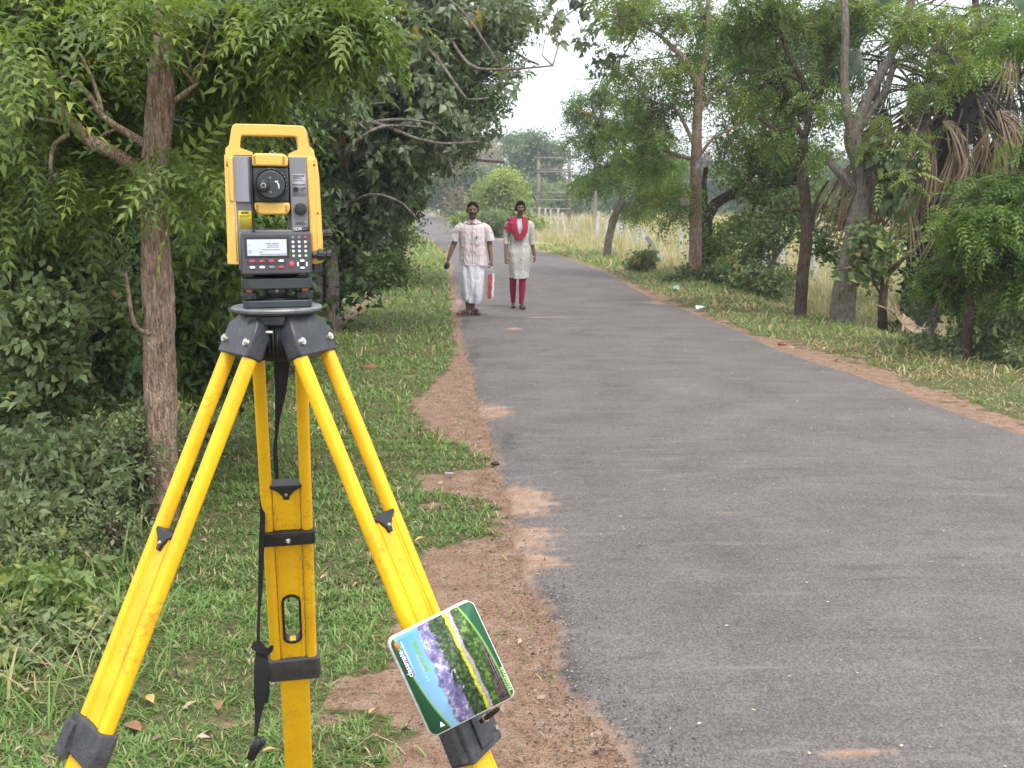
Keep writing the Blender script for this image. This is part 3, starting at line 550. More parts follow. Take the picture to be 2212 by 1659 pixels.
# ---- grey-green large-leaved tree, its twin trunks behind the instrument
tree('large_leaved_tree', 'large leaved grey green tree with twin pale trunks behind the instrument', 'tree', 13.2, [([(712,705),(718,620),(712,520),(722,460),(745,400),(770,330)], [17,15,15,13,10,8]), ([(682,705),(686,640),(690,560),(700,500),(712,470)], [13,12,11,10,8]), ([(722,460),(700,400),(690,330)], [8,7,5]),
  ([(770,330),(830,250),(900,170),(960,60),(990,-60)], [8,7,6,5,4]), ([(760,350),(840,300),(930,290),(1010,340),(1090,350)], [6,5,4,3,2.5]), ([(830,250),(900,240),(980,290),(1030,300)], [5,4,3,2]),
  ([(900,170),(1000,120),(1100,60),(1190,30)], [5,4,3,2.2]), ([(780,320),(850,380),(900,430)], [4,3,2]), ([(960,60),(1060,80),(1140,130),(1165,140)], [3.5,3,2.5,2]), ([(712,300,-.3),(740,236,-.9),(777,228,-1),(833,221,-1)], [4,3,2.5,1.5]), ([(860,60,-.5),(932,112,-1),(992,194,-1.1),(1009,215,-1.1),(1056,211,-1.1)], [4,3,2.5,2,1.2]), ([(960,60,-.3),(1013,138,-1),(1078,150,-1.1),(1194,142,-1)], [3,3,2.5,1.5]), ([(745,400,-.2),(777,267,-.9),(906,301,-1.1),(966,310,-1.1),(1039,305,-1)], [5,4,3,2.2,1.5]), ([(777,267,-.9),(859,258,-1.1),(932,267,-1.1),(966,297,-1)], [3,3,2,1.5]), ([(745,400),(747,331,-.8),(820,275,-1.1),(915,275,-1)], [4,3.5,3,1.5]), ([(900,-20,-.8),(988,13,-1),(1078,138,-1)], [2.5,2,1.5]), ([(722,460),(800,420,-.8),(870,440,-1),(905,480,-1)], [4,3,2.2,1.3])],
 [(820,230,0,120,150,1.0,200),(885,130,0,100,105,1.0,150),(720,170,.3,110,150,1.0,150),(985,45,0,85,55,.8,70),(930,300,-.2,80,65,.7,80),(800,400,.2,110,110,.8,130),(835,435,.2,42,50,.6,36),(1090,25,-.4,65,40,.5,16),(1200,70,-.6,35,50,.3,5),(1110,168,-.4,40,16,.3,4),(1040,310,-.3,40,30,.3,8),(750,520,1,70,60,.8,60),(900,40,.2,120,60,1,110)],
 T_BIG, 'grey', 'grey', per=4, rs=.13, seg=14, twigs=.8, tw=.009, tintspan=(.1, .8), lsc=1.05, droop=-.5, step=.12)
tree('dark_leaning_tree', 'dark dense tree reaching over the road behind the large leaved one', 'tree', 21, [([(785,655),(790,560),(800,470),(850,340),(930,220)], [9,8,8,7,5]), ([(800,470),(880,380),(980,300)], [5,4,3]), ([(850,340),(980,180),(1080,120)], [5,3.5,2])],
 [(940,260,0,95,115,1.6,220),(1000,160,0,72,78,1.4,130),(925,315,-.3,36,32,1.,40),(845,375,0,50,50,1.4,80),(1055,225,-.4,24,22,.8,20),(1095,110,0,32,50,.8,26),(800,500,0,48,80,1.2,90),(760,580,1,90,70,1.2,100),(1040,40,0,80,50,1.2,80),(930,120,1,110,110,1.5,140)],
 T_SMALL, 'dark', 'dark', per=7, rs=.22, seg=10, twigs=.3, tw=.012, tintspan=(.3, 1.), lsc=1.8, droop=-.2)
tree('verge_tree', 'tree with hanging dark foliage where the road passes at far left', 'tree', 42, [([(838,522),(840,470),(842,400)], [5,4,3]), ([(840,470),(855,420),(868,380)], [3,2,1.5])],
 [(840,395,0,36,36,2.5,90),(868,350,0,30,26,2.5,60),(830,440,0,18,30,2,50),(815,420,2,45,80,2,110)], far_t(9, .18, .20), 'dark', 'dark', per=6, rs=.45, seg=7, bumpy=0, twigs=.2, tw=.02, tintspan=(.2, 1.), lsc=1.1)
shrub('fresh_green_shrub', 'fresh bright green shrub at the left verge beyond the tree trunks', 26, [(838,500,0,32,34,.6,90),(815,540,0,26,24,.5,50)], T_SMALL, 'neemy', per=6, rs=.16, lsc=2., twigs=.2, tw=.008, tintspan=(.2, .9), minz=.02)
shrub('verge_thicket', 'dark low thicket behind the twin pale trunks', 19, [(700,600,2,160,110,1.5,170),(780,590,1,60,60,1.,90),(795,560,6,40,50,2,60)], T_SMALL, 'neem', per=7, rs=.25, lsc=2., twigs=.2, tw=.01, tintspan=(0, .5))
# ---- right side
tree('small_neem_tree', 'slender leaning neem tree beside the fence gap, first right of the walkers', 'tree', 32.3, [([(1310,558),(1316,510),(1330,462),(1345,430),(1338,400),(1346,340),(1352,280),(1350,230)], [9,8.5,7.5,7,6.5,5,4,3]), ([(1342,425),(1370,395),(1400,375)], [5,4,3]), ([(1338,400),(1322,385),(1315,370)], [4,3,2]), ([(1346,340),(1300,300),(1260,290)], [3,2.5,2]), ([(1350,300),(1390,250),(1420,230)], [3,2.5,2]), ([(1330,462),(1350,440),(1355,410)], [2.5,2,1.5])],
 [(1300,250,0,55,50,1.2,60),(1295,210,0,24,36,.8,24),(1380,260,0,65,50,1.2,70),(1270,320,0,45,40,.9,50),(1330,350,.3,55,40,1.,40),(1295,395,-.2,45,30,1.,50),(1400,385,0,65,35,1.,60),(1385,440,-.2,40,22,.9,26),(1440,330,0,50,50,1.,50),(1262,240,0,28,40,.6,28)], T_NEEMF, 'neemy', 'grey', per=6, rs=.18, seg=9, twigs=.6, tw=.012, tintspan=(.1, .8), lsc=1.4)
tree('straight_neem_tree', 'straight brown neem trunk with grey bags caught in its branches', 'tree', 22.3, [([(1500,612),(1502,520),(1503,430),(1504,340),(1506,250),(1508,190),(1492,150),(1470,120),(1430,80)], [15,13.5,12.5,12,10,9,7,6,4]), ([(1504,330),(1480,270),(1450,230),(1400,220)], [4.5,4,3,2]), ([(1506,345),(1450,330),(1400,290),(1370,270)], [5,4,3,2.5]), ([(1508,190),(1525,120),(1530,30),(1528,-60)], [7,6,5,4]), ([(1504,350),(1540,300),(1600,270)], [4,3,2]), ([(1506,250),(1560,180),(1620,150)], [4,3,2]), ([(1430,80),(1380,50),(1340,40)], [3,2.5,2])],
 [(1430,160,.3,80,60,1.,70),(1365,150,.2,45,45,.8,24),(1345,60,.2,50,45,.8,20),(1410,30,.3,90,50,1.,70),(1520,60,.5,90,70,1.,90),(1430,270,.3,80,45,.9,60),(1400,335,.2,70,40,.8,50),(1570,200,.6,80,60,1.,60),(1440,415,.3,55,35,.8,44),(1570,310,.6,50,40,.9,26),(1630,90,.6,80,80,1.,80),(1450,465,.2,35,18,.7,12),(1660,220,.6,70,50,.9,50),(1330,0,0,70,25,.8,16)], T_NEEMF, 'neemy', 'neem', per=5, rs=.20, seg=16, bumpy=.07, twigs=.5, tw=.011, tintspan=(.3, .95), lsc=1.25, step=.15)
tree('broad_leaved_branch_tree', 'tall thin tree with large dark leaves against the white sky', 'tree', 24, [([(1640,600),(1645,450),(1650,250),(1610,60),(1560,-60)], [6,6,5,4.5,4]), ([(1600,20),(1500,-60),(1400,-70),(1330,-10),(1262,80)], [4,3.5,3,2.5,1.5]), ([(1400,-70),(1380,60),(1310,170)], [3,2,1.5]), ([(1330,-10),(1260,10),(1215,40)], [2,1.6,1.2])],
 [(1275,70,0,38,50,.7,9),(1320,150,0,40,45,.6,10),(1250,12,0,45,25,.6,8),(1340,50,0,50,45,.7,12),(1290,235,0,18,35,.4,3)], T_BIG, 'grey', 'dark', per=3, rs=.16, seg=8, twigs=.7, tw=.007, tintspan=(.0, .5), lsc=1.5, droop=-.5)
tree('leaning_dark_tree', 'dark twisted trunk leaning right directly behind the straight brown one', 'tree', 23.5, [([(1522,600),(1524,520),(1526,470),(1545,440),(1585,415),(1630,370),(1650,330)], [15,14,14,12,10,7,5]), ([(1545,440),(1600,420),(1680,400),(1740,395)], [6,5,4,3]), ([(1526,470),(1520,400),(1530,330)], [8,6,4]), ([(1590,412),(1640,440),(1680,500),(1670,560)], [4,3.5,3,2]), ([(1630,430),(1620,480),(1560,560)], [4,3,2])],
 [(1620,330,0,100,70,1.,90),(1700,340,.3,70,80,1.,70),(1650,440,.2,80,40,.9,44),(1600,490,.2,50,36,.8,30),(1560,550,.2,45,45,.8,40),(1720,430,.4,50,40,.8,26)], T_SMALL, 'neemy', 'dark', per=6, rs=.24, seg=10, bumpy=.1, twigs=.9, tw=.010, tintspan=(.25, .8), lsc=1.7)
tree('thin_dark_tree', 'thin dark brown trunk left of the pale forked trunk at the right verge', 'tree', 15.3, [([(1728,688),(1733,600),(1742,520),(1740,440),(1733,370),(1736,300)], [14,13,12.5,12,11,10]), ([(1736,300),(1715,270),(1680,282),(1640,255)], [6,5,4,3]), ([(1736,300),(1748,250),(1735,180),(1700,110),(1680,30)], [8,7,6,5,4]), ([(1742,520),(1755,490),(1765,430),(1790,390)], [5,4,3,2]), ([(1748,250),(1775,200),(1790,120)], [5,4,3]), ([(1735,180),(1680,155),(1600,150)], [4,3,2]), ([(1733,455),(1700,452),(1660,456)], [3,2,1.5])],
 [(1690,60,.3,120,80,1.,90),(1610,50,.3,70,60,.8,50),(1670,190,.3,90,50,.8,60),(1780,50,.4,80,70,.8,55),(1750,230,.5,60,40,.6,30),(1650,300,.4,55,40,.6,26)], T_NEEMF, 'neem', 'dark', per=5, rs=.15, seg=14, bumpy=.05, twigs=.5, tw=.008, tintspan=(.15, .8), step=.12)
tree('forked_tree', 'stout pale brown trunk forking high beside the palm at the right verge', 'tree', 14.7, [([(1818,698),(1826,620),(1840,540),(1855,460),(1864,400),(1856,350),(1844,310),(1842,280)], [29,24,22,20,19,18,17,17]), ([(1840,290),(1828,240),(1824,160),(1826,60),(1820,-60)], [11,9,8.5,8,7]), ([(1844,285),(1862,240),(1890,180),(1925,120),(1950,60),(1985,-50)], [14,12,10,9,9,8]), ([(1852,280),(1885,235),(1915,190),(1930,140)], [10,8,7,6]), ([(1850,412),(1825,385),(1800,360),(1788,348)], [11,9,8,6]), ([(1930,135),(1980,120),(2030,105)], [4,3,2]), ([(1930,135),(1960,170),(1965,210)], [3,2.5,1.5])],
 [(1880,20,0,60,30,.5,16),(2000,60,-.2,80,55,.6,50),(2060,140,-.3,70,30,.5,36),(1985,190,-.3,50,25,.4,16),(1880,310,-.4,25,12,.2,5),(1975,298,-.5,45,12,.2,9),(1925,262,-.6,25,10,.2,4),(2130,50,-.3,70,60,.6,36),(1790,230,-.2,35,35,.3,12),(1785,320,-.1,25,40,.3,8),(1952,388,-.8,20,12,.2,4)], T_NEEM, 'neem', 'grey', per=5, rs=.10, seg=22, bumpy=.07, twigs=.5, tw=.008, tintspan=(.35, .95), step=.06, lsc=1.1)
tree('right_neem_tree', 'bright leafy neem tree at the right picture edge in front of the palm', 'tree', 11.2, [([(2085,760),(2095,660),(2120,560),(2150,480),(2200,380)], [16,14,12,9,6]), ([(2120,560),(2180,500),(2260,460)], [6,5,4]), ([(2095,640),(2050,600),(2010,700)], [4,3,2.5]), ([(2100,640),(2070,560),(2040,500)], [5,4,3])],
 [(2150,400,0,70,40,.5,60),(2110,480,-.2,100,45,.6,90),(2180,560,-.2,80,70,.6,90),(2105,540,0,50,40,.5,45),(2190,440,-.2,55,50,.5,50),(2250,320,0,50,60,.5,30),(2205,90,-1,45,30,.3,22),(2060,610,.2,60,40,.5,35),(2000,590,.3,35,20,.3,14)], T_NEEM, 'neemy', 'dark', per=6, rs=.10, seg=12, bumpy=.08, twigs=.4, tw=.006, tintspan=(.0, .75), step=.15)
tree('high_canopy_tree', 'tree closing the top right corner behind the palm', 'tree', 18.5, [([(2140,740),(2150,560),(2160,350),(2130,150),(2100,-40)], [12,11,9,8,6])],
 [(1720,90,2,180,110,1.5,120),(1900,100,2,150,110,1.5,90),(2160,100,1,110,150,1.5,140),(2180,330,1,90,130,1.2,110),(2140,560,1.5,120,100,1.2,110)], T_NEEMF, 'neem', 'dark', per=6, rs=.26, twigs=.2, tw=.01, tintspan=(0, .5), lsc=1.3)
# understorey
shrub('understorey_shrub', 'open leafy shrub between the thin dark trunk and the palm foot', 17.5, [(1890,570,0,60,50,.7,30),(1940,500,0,50,40,.6,26),(1795,450,.6,50,50,.8,34),(1765,540,.8,30,40,.6,16),(1880,450,.3,50,40,.6,26),(1640,600,2,50,30,.8,22)], [spray(5, .05, .12, .035, True)], 'broad', per=4, rs=.16, twigs=.9, tw=.009, tintspan=(.0, .8))
tree('bent_pale_shrub', 'small bent pale trunk between the straight neem and the thin dark trunk', 'tree', 20.5, [([(1652,625),(1655,590),(1680,545),(1705,510),(1720,460)], [6,6,6,5,4]), ([(1668,600),(1672,540),(1668,490)], [4,3.5,3]), ([(1680,545),(1640,560),(1615,590)], [3,2.5,2])], [(1690,470,0,50,40,.7,40),(1650,520,0,50,40,.7,30),(1640,600,0,60,30,.8,34)], T_SMALL, 'broad', 'pale', per=5, rs=.2, twigs=.6, tw=.008, tintspan=(.1, .7), lsc=1.8)
tree('grey_stem_shrub', 'shrub with crooked pale grey stems right of the palm foot', 'shrub', 11.9, [([(2005,745),(2012,700),(2040,660),(2065,620),(2090,600)], [4.5,4,4,3,2]), ([(2012,700),(2022,740)], [3,2.5]), ([(2100,735),(2115,680),(2140,640)], [4,3,2])], [(2050,640,0,60,40,.5,26),(2150,690,0,60,60,.5,60),(2110,640,.3,70,50,.6,50)], T_SMALL, 'neem', 'pale', per=5, rs=.12, twigs=.5, tw=.005, tintspan=(.2, .8), lsc=1.2)
tree('stump_tree', 'brown stem in the shade left of the palm foot', 'tree', 14.3, [([(1908,712),(1906,660),(1912,600),(1925,540)], [12,10,9,7]), ([(1912,600),(1950,560),(1985,530)], [6,5,4]), ([(1906,640),(1880,600),(1860,560)], [3,2,1.5])], [(1900,515,0,40,35,.5,26),(1878,575,0,32,35,.4,18)], [spray(5, .05, .12, .04, True)], 'broad', 'dark', per=5, rs=.13, twigs=.6, tw=.007, tintspan=(.3, 1))
shrub('verge_weeds', 'weedy green plants at the right verge below the shaded shrubs', 10.9, [(2170,770,0,60,30,.5,45),(2060,770,.4,70,22,.4,50),(1980,745,1,50,16,.4,30),(2190,700,0,40,40,.4,40),(2120,730,.3,60,30,.4,45)], T_WEED, 'weed', per=6, rs=.07, twigs=.9, tw=.003, tintspan=(.1, .9), lsc=1.1, minz=.0, droop=0)
shrub('wilting_verge_plant', 'small drooping green plant in the dry grass left of the straight brown trunk', 25.5, [(1405,565,0,32,22,.3,30)], T_WEED, 'weed', per=5, rs=.12, twigs=.9, tw=.005, tintspan=(.1, .6), lsc=2.4, minz=0, droop=-.9)
shrub('trunk_foot_weeds', 'tall green weeds around the foot of the straight brown trunk', 22, [(1560,600,0,60,26,.6,70),(1480,600,.3,40,22,.4,34),(1620,610,0,50,18,.5,40)], T_WEED, 'weed', per=5, rs=.12, twigs=.9, tw=.005, tintspan=(0, .7), lsc=1.8, minz=0, droop=.5)
# climber on the palm: broad heart-shaped leaves
shrub('climber', 'climber with broad dark leaves hanging on the palm beside the forked trunk', 14.3, [(1905,330,0,35,28,.3,24),(1925,375,0,35,35,.3,34),(1930,420,0,30,26,.3,22)], T_HEART, 'broad', cat='climbing plant', per=3, rs=.09, twigs=.4, tw=.005, tintspan=(.0, .55), droop=-.9)
# ---- palmyra palm with its skirt of dead fans
def fan(L, n, span, droop, W=.035, split=.55, rg=random, ragged=0, dark=0):
    b = MB(); 
    for i in range(n):
        a = (i/(n-1)-.5)*span+rg.uniform(-.02, .02); l = L*(rg.uniform(.85, 1.08) if not ragged else rg.uniform(.5, 1.15))*(1-.12*abs(a)/span); a += rg.gauss(0, .05)*ragged; d = droop*rg.uniform(.7, 1.3); pts = []
        for u in (0, .3, .6, .82, 1.0):
            r = l*u; pts.append((r*cos(a), r*sin(a), -d*l*u*u*(1 if u > split else .6)))
        tw_ = rg.uniform(-.5, .5); v = []
        wd = [.004, span/n*l*.3*.55, min(W, span/n*l*.6*.5), W*.6, .003]
        for k, (p, w_) in enumerate(zip(pts, wd)):
            nx, ny = -sin(a), cos(a); up = w_*.35*(1 if i % 2 else -1)+tw_*w_*(k/4)
            v += [(p[0]+nx*w_, p[1]+ny*w_, p[2]+up), (p[0]-nx*w_, p[1]-ny*w_, p[2]-up)]
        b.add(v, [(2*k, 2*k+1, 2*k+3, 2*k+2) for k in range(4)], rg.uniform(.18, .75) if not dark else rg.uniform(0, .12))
    return b
def palm():
    Y = 15.3; loc = at(1962, 735, Y); loc[2] = hz(loc[0], loc[1]); t = thing('palmyra_palm', 'palm with black fibrous trunk and a skirt of dead brown fan leaves', 'palm tree', loc)
    b = MB(); pts = P3([(1962,745),(1990,650),(2008,540),(2020,420),(2050,300),(2090,190),(2110,90)], Y); b.tube(pts, np.array([48,42,40,38,40,44,40])*Y/FPX, 20, step=.12, bumpy=.12)
    for k in range(170):   # old leaf bases
        u = RNG.uniform(0, 1)**.8*5.2; i = int(u); f = u-i; c = np.array(pts[i])*(1-f)+np.array(pts[i+1])*f; a = RNG.uniform(0, 2*pi); r = .25
        p = c+np.array((cos(a)*r*.85, sin(a)*r*.85, -.02)); q = c+np.array((cos(a)*r*1.55, sin(a)*r*1.55, RNG.uniform(-.05, .12))); b.tube([p, (p+q)/2+np.array((0, 0, .02)), q], [.05, .035, .012], 5, flat=.5)
    for i in range(len(b.V)): b.V[i] = b.V[i]-loc
    b.build('trunk', BK['palm'], t, smooth=True)
    fans = []; 
    F = [(2035,262,-.6,60,'d',1.05,-20),(2005,345,-.6,50,'d',.9,-95),(1965,355,-.5,45,'d',1.0,-110),(1935,275,-.3,40,'d',.95,-150),(1905,255,0,40,'d',.95,-165),(1870,350,.2,40,'d',1.0,-125),(1830,360,.4,40,'d',1.1,-105),(2060,320,-.4,40,'d',.9,-60),(2085,330,-.3,40,'d',.9,-85),(2150,240,-.2,40,'d',1.0,-30),(2170,300,0,40,'d',1.0,-60),(2190,260,-.2,50,'d',.9,-100),(2100,60,-.5,40,'d',1.1,-95),(2075,50,-.4,40,'d',1.0,-120),(2130,70,-.3,40,'d',1.0,-70),(1990,390,-.4,40,'d',1.0,-115),(1955,425,-.5,40,'d',1.0,-100),(1800,120,.8,40,'d',.9,-140),(2040,380,-.3,40,'d',.85,-75),(1890,250,.4,40,'d',1.,-100),(2010,250,-.2,40,'d',1.,-130),(2120,250,.1,40,'d',1.,-80),(1870,420,.4,40,'d',1.0,-105),(2180,120,0,40,'d',1,-80),
         (1880,60,.4,60,'g',1.2,150),(1860,115,.4,60,'g',1.2,175),(1800,130,.8,60,'g',1.2,-170),(1920,20,.4,60,'g',1.2,120),(1970,-20,.4,60,'g',1.2,95),(2200,20,.4,60,'g',1.2,30),(2160,-30,.6,60,'g',1.2,70),(1850,30,.9,60,'g',1.1,140),(1990,60,.9,60,'g',1.1,160)]
    for q in range(40): F.append((RNG.uniform(1845, 2200), RNG.uniform(250, 430), RNG.uniform(-.8, .2), 0, 'r', RNG.uniform(.8, 1.1), RNG.uniform(-125, -65)))
    for q in range(44): F.append((RNG.uniform(1890, 2210), RNG.uniform(110, 400), RNG.uniform(.15, .9), 0, 'b', RNG.uniform(.9, 1.3), RNG.uniform(-150, -30)))  # near-black fans added behind: shade inside the skirt put into their colour
    for k, (px, py, dy, sz, kd, L, ang) in enumerate(F):
        L *= .58
        c = at(px, py, Y+dy); crown = at(2085, 190 if k % 2 else 240, Y+.1)
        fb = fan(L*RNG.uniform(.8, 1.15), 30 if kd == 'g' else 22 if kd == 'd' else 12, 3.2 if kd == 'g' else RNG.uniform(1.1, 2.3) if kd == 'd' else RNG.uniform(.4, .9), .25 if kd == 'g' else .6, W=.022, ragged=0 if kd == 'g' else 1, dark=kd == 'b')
        # frame: x = fan direction in the picture plane tilted toward the viewer
        a = radians(ang); X_ = np.array((cos(a), RNG.uniform(-.35, .1), sin(a))); X_ /= np.linalg.norm(X_); nrm = np.array((RNG.uniform(-.3, .3), -1, RNG.uniform(0, .7))); Y_ = np.cross(nrm, X_); Y_ /= np.linalg.norm(Y_); Z_ = np.cross(X_, Y_); R = np.stack([X_, Y_, Z_], 1)
        for i in range(len(fb.V)):
            v = fb.V[i]@R.T+c-loc
            if kd != 'g': r = np.linalg.norm(fb.V[i], axis=1); v[:, 2] -= .28*r**2/L
            fb.V[i] = v
        st = crown*.5+c*.5+np.array((0, 0, .12)); fb.tube([crown-loc, st-loc, c-loc], [.03, .022, .012], 5, t=.2)
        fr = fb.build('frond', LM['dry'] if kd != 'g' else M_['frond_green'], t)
M_['frond_green'] = mat('frond_green', (.045, .085, .035), .45, var=.4, vs=5)
palm()
b = fan(.5, 22, 4.4, .2, W=.025); c = at(1945, 740, 14.0); c[2] = hz(c[0], c[1])+.22
for i in range(len(b.V)): b.V[i] = b.V[i]*np.array((1, 1, .8))+np.abs(np.sin(b.V[i][:, :1]*9))*np.array((0, 0, .08))
o = b.build('dead_frond', LM['dry']); o.location = tuple(c); o.rotation_euler = (.5, .25, .4); tag(o, 'dead brown palm fan lying on the ground at the palm foot', 'palm frond')
# ---- far background trees
def ftree(name, label, Y, base, top, cl, lm, lf=.35, n=9, per=6, cat='tree', bark='far', twg=.15, ts=(.1, .9), **k):
    x, y = base; kk = Y/FPX; tree(name, label, cat, Y, [([(x, y), (x+(top[0]-x)*.4, y+(top[1]-y)*.5), top], [k.pop('tr', 5), 4, 2])], cl, far_t(n, lf*.7, lf*.75), lm, bark, group='trees beyond the bend', per=per, rs=lf*1.0, seg=6, bumpy=0, twigs=twg, tw=.03, tintspan=ts, **k)
ftree('far_tree', 'yellow green bushy tree right behind the two walkers', 75, (1092,492), (1095,400), [(1082,388,0,20,16,3,60),(1068,412,0,20,16,3,50),(1100,412,0,20,18,3,60),(1062,446,0,20,16,3,50),(1116,442,0,22,16,3,60),(1088,440,0,22,18,3,60),(1092,474,0,36,14,3,60)], 'fary')
ftree('far_tree', 'tall blue green tree with rounded tufts behind the double pole', 125, (1150,482), (1150,320), [(1150,318,0,34,22,5,90),(1120,350,0,40,34,5,110),(1180,355,0,40,32,5,110),(1150,390,0,60,40,5,160),(1200,335,0,14,12,3,22),(1110,315,0,12,12,3,16),(1140,440,0,70,40,5,150)], 'farblue', lf=.5)
ftree('far_tree', 'dark green tree left of the yellow green one above the man', 110, (1000,482), (1010,350), [(985,348,0,22,18,4,80),(975,385,0,34,30,4,120),(1035,400,0,34,26,4,110),(1010,430,0,60,36,4,150),(1055,430,-2,30,30,4,60)], 'farblue', lf=.45, ts=(0, .5))
ftree('far_tree', 'pale leafless round tree at the far left skyline', 190, (1045,478), (1045,340), [(1045,340,0,42,34,7,210),(1020,330,0,26,20,5,60)], 'tan', lf=.5, twg=.5)
ftree('far_tree', 'round bush tree between the two poles', 112, (1215,490), (1215,420), [(1215,420,0,34,28,4,110),(1170,420,-3,22,24,4,60),(1245,450,0,26,24,4,60),(1180,465,0,30,18,4,50)], 'farblue', lf=.4, ts=(.3, 1))
ftree('far_tree', 'dark tree mass right of the double pole', 140, (1290,482), (1290,400), [(1285,410,0,40,40,5,140),(1350,390,0,55,50,5,150),(1290,450,0,60,30,5,120)], 'dark', lf=.5, ts=(.5, 1))
ftree('far_tree', 'dark low grove beside the road bend', 128, (975,470), (975,420), [(968,415,0,36,26,4,120),(945,425,0,20,16,3,50),(1000,425,0,20,22,3,50)], 'dark', lf=.4, ts=(.3, .9), tr=3)
ftree('far_tree', 'hazy tree on the left beyond the bend', 240, (905,446), (905,420), [(905,428,0,50,16,9,120),(950,420,0,40,18,9,90),(870,420,0,50,24,9,110)], 'farblue', lf=.7, ts=(.4, 1))
for i, (x, lab) in enumerate(((1400,'first'),(1510,'second'),(1640,'third'),(1780,'fourth'),(1930,'fifth'),(2100,'sixth'),(2260,'last'))):
    ftree('far_tree', 'background tree behind the dry field, %s to the right of the double pole' % lab, 120+(i*37) % 30, (x,482), (x,390), [(x,385,0,80,50,5,130),(x+50,430,0,70,40,5,110),(x-50,440,0,60,36,5,90)], 'farblue', lf=.55, ts=(.1, .7))
tree('coconut_palm', 'coconut palm top rising over the pale far tree', 'palm tree', 200, [([(1078,476),(1080,380),(1082,308)], [2,1.6,1.3])], [], T_HEART, 'dark', 'far', bumpy=0, seg=6)
cp = bpy.data.objects['coconut_palm']
fb = MB(); c = at(1082, 306, 200)-np.array(cp.location)
for k in range(13):
    a = k/13*2*pi; e = RNG.uniform(.0, 1.1); L = 4.2; pts = [c+np.array((cos(a)*cos(e)*L*u, sin(a)*cos(e)*L*u, sin(e)*L*u-2.6*u*u)) for u in (0, .3, .6, .85, 1)]
    fb.tube(pts, [.12, .38, .5, .35, .05], 6, flat=.25, t=.4)
fb.build('fronds', LM['dark'], cp)
shrub('road_shrub', 'soft blue green shrub on the verge between the walkers', 52, [(1062,474,0,18,15,.6,70),(1050,487,0,18,9,.6,40),(1085,490,0,10,8,.5,20)], T_SMALL, 'farblue', per=7, rs=.25, lsc=3, twigs=.1, tintspan=(.3, 1), minz=0)
shrub('bare_shrub', 'pinkish leafless shrub in front of the dark far tree', 95, [(985,345+10,0,20,26,1.5,60),(985,430,0,16,26,1.5,40)], far_t(6, .2, .25), 'tan', per=4, rs=.5, twigs=.9, tw=.04, tintspan=(0, .5))
shrub('verge_reeds', 'tall grass clump at the far right verge behind the man', 58, [(1010,478,0,30,12,.8,60),(1030,490,0,24,10,.8,40),(1150,480,6,30,10,.8,40)], T_WEED, 'fary', per=6, rs=.3, twigs=.6, tw=.01, tintspan=(0, .8), lsc=4, minz=0, droop=1.0)
# ================================================================= FENCE, POLES, BANK
stone = mat('granite_post', (.46, .45, .44), .85, var=.3, vs=9)
def post(px, pyb, pyt, lean=0, label='', w=.13):
    x, y = gp(px, pyb); h = (pyb-pyt)*y/FPX; b = MB(); n = 5; rings = []
    for k in range(n+1):
        z = -.3+(h+.3)*k/n; ww = w*(1-.12*k/n)*(1+RNG.uniform(-.06, .06)); ox = lean*max(z, 0)
        rings.append(np.array([(-ww/2+ox, -ww/2, z), (ww/2+ox, -ww/2, z), (ww/2+ox, ww/2, z+(.03 if k == n else 0)), (-ww/2+ox, ww/2, z)]))
    b.loft(rings); o = b.build('fence_post', stone, bevel=.008, seg=1); o.location = (x, y, hz(x, y)); return tag(o, label, 'fence post', 'granite posts of the fence behind the dry grass')
FP = [(1148,492,452,0),(1163,494,449,.05),(1178,497,449,0),(1191,499,452,-.05),(1204,500,449,.04),(1222,502,457,-.18),(1239,498,462,.5),(1292,503,453,0),(1289,506,464,.02),(1309,508,462,.03),(1334,505,456,0),(1342,512,467,0),(1321,500,454,0),(1366,516,462,-.3),(1376,520,470,.04),(1390,523,478,0),(1130,490,455,0),(1118,489,457,0),(1105,488,460,0),(1470,534,473,.02),(1489,540,482,0),(1504,540,480,-.03),(1532,545,473,.03),(1570,548,478,0),(1655,556,482,.02),(1690,560,486,0),(1760,572,500,0)]
ordn = ['1st','2nd','3rd','4th','5th','6th','7th','8th','9th','10th','11th','12th','13th','14th','15th','16th','17th','18th','19th','20th','21st','22nd','23rd','24th','25th','26th','27th']
FPs = sorted(FP)
FO = []
for i, (px, yb, yt, ln) in enumerate(FPs):
    how = 'leaning far over' if abs(ln) > .15 else 'slightly tilted' if abs(ln) > .01 else 'upright'
    FO.append((post(px, yb, yt, ln, 'pale %s granite fence post, %s from the left in the row' % (how, ordn[i])), (yb-yt)*gp(px, yb)[1]/FPX, ln))
x, y = gp(1424, 552); b = MB(); b.box(-.07, .07, -.07, .07, 0, 1.35); o = b.build('fence_post', stone, bevel=.01, seg=1); o.location = (x+.35, y, hz(x, y)-.1); o.rotation_euler = (0, -.62, 0); tag(o, 'fallen white stone post lying slanted in the dry grass', 'fence post')
wire = mat('fence_wire', (.30, .29, .28), .6, .3); wb = MB()
for i in range(len(FO)-1):
    a, b_ = FO[i], FO[i+1]
    if abs(a[0].location.x-b_[0].location.x) > 7 or abs(a[0].location.y-b_[0].location.y) > 14: continue
    for fr in (.35, .6, .85):
        p = np.array(a[0].location)+np.array((a[2]*a[1]*fr, 0, a[1]*fr)); q = np.array(b_[0].location)+np.array((b_[2]*b_[1]*fr, 0, b_[1]*fr)); wb.tube([p, (p+q)/2-np.array((0, 0, .04)), q], .006, 4, caps=False)
tag(wb.build('fence_wire', wire), 'sagging strands of barbed wire strung along the stone posts', 'wire fence')
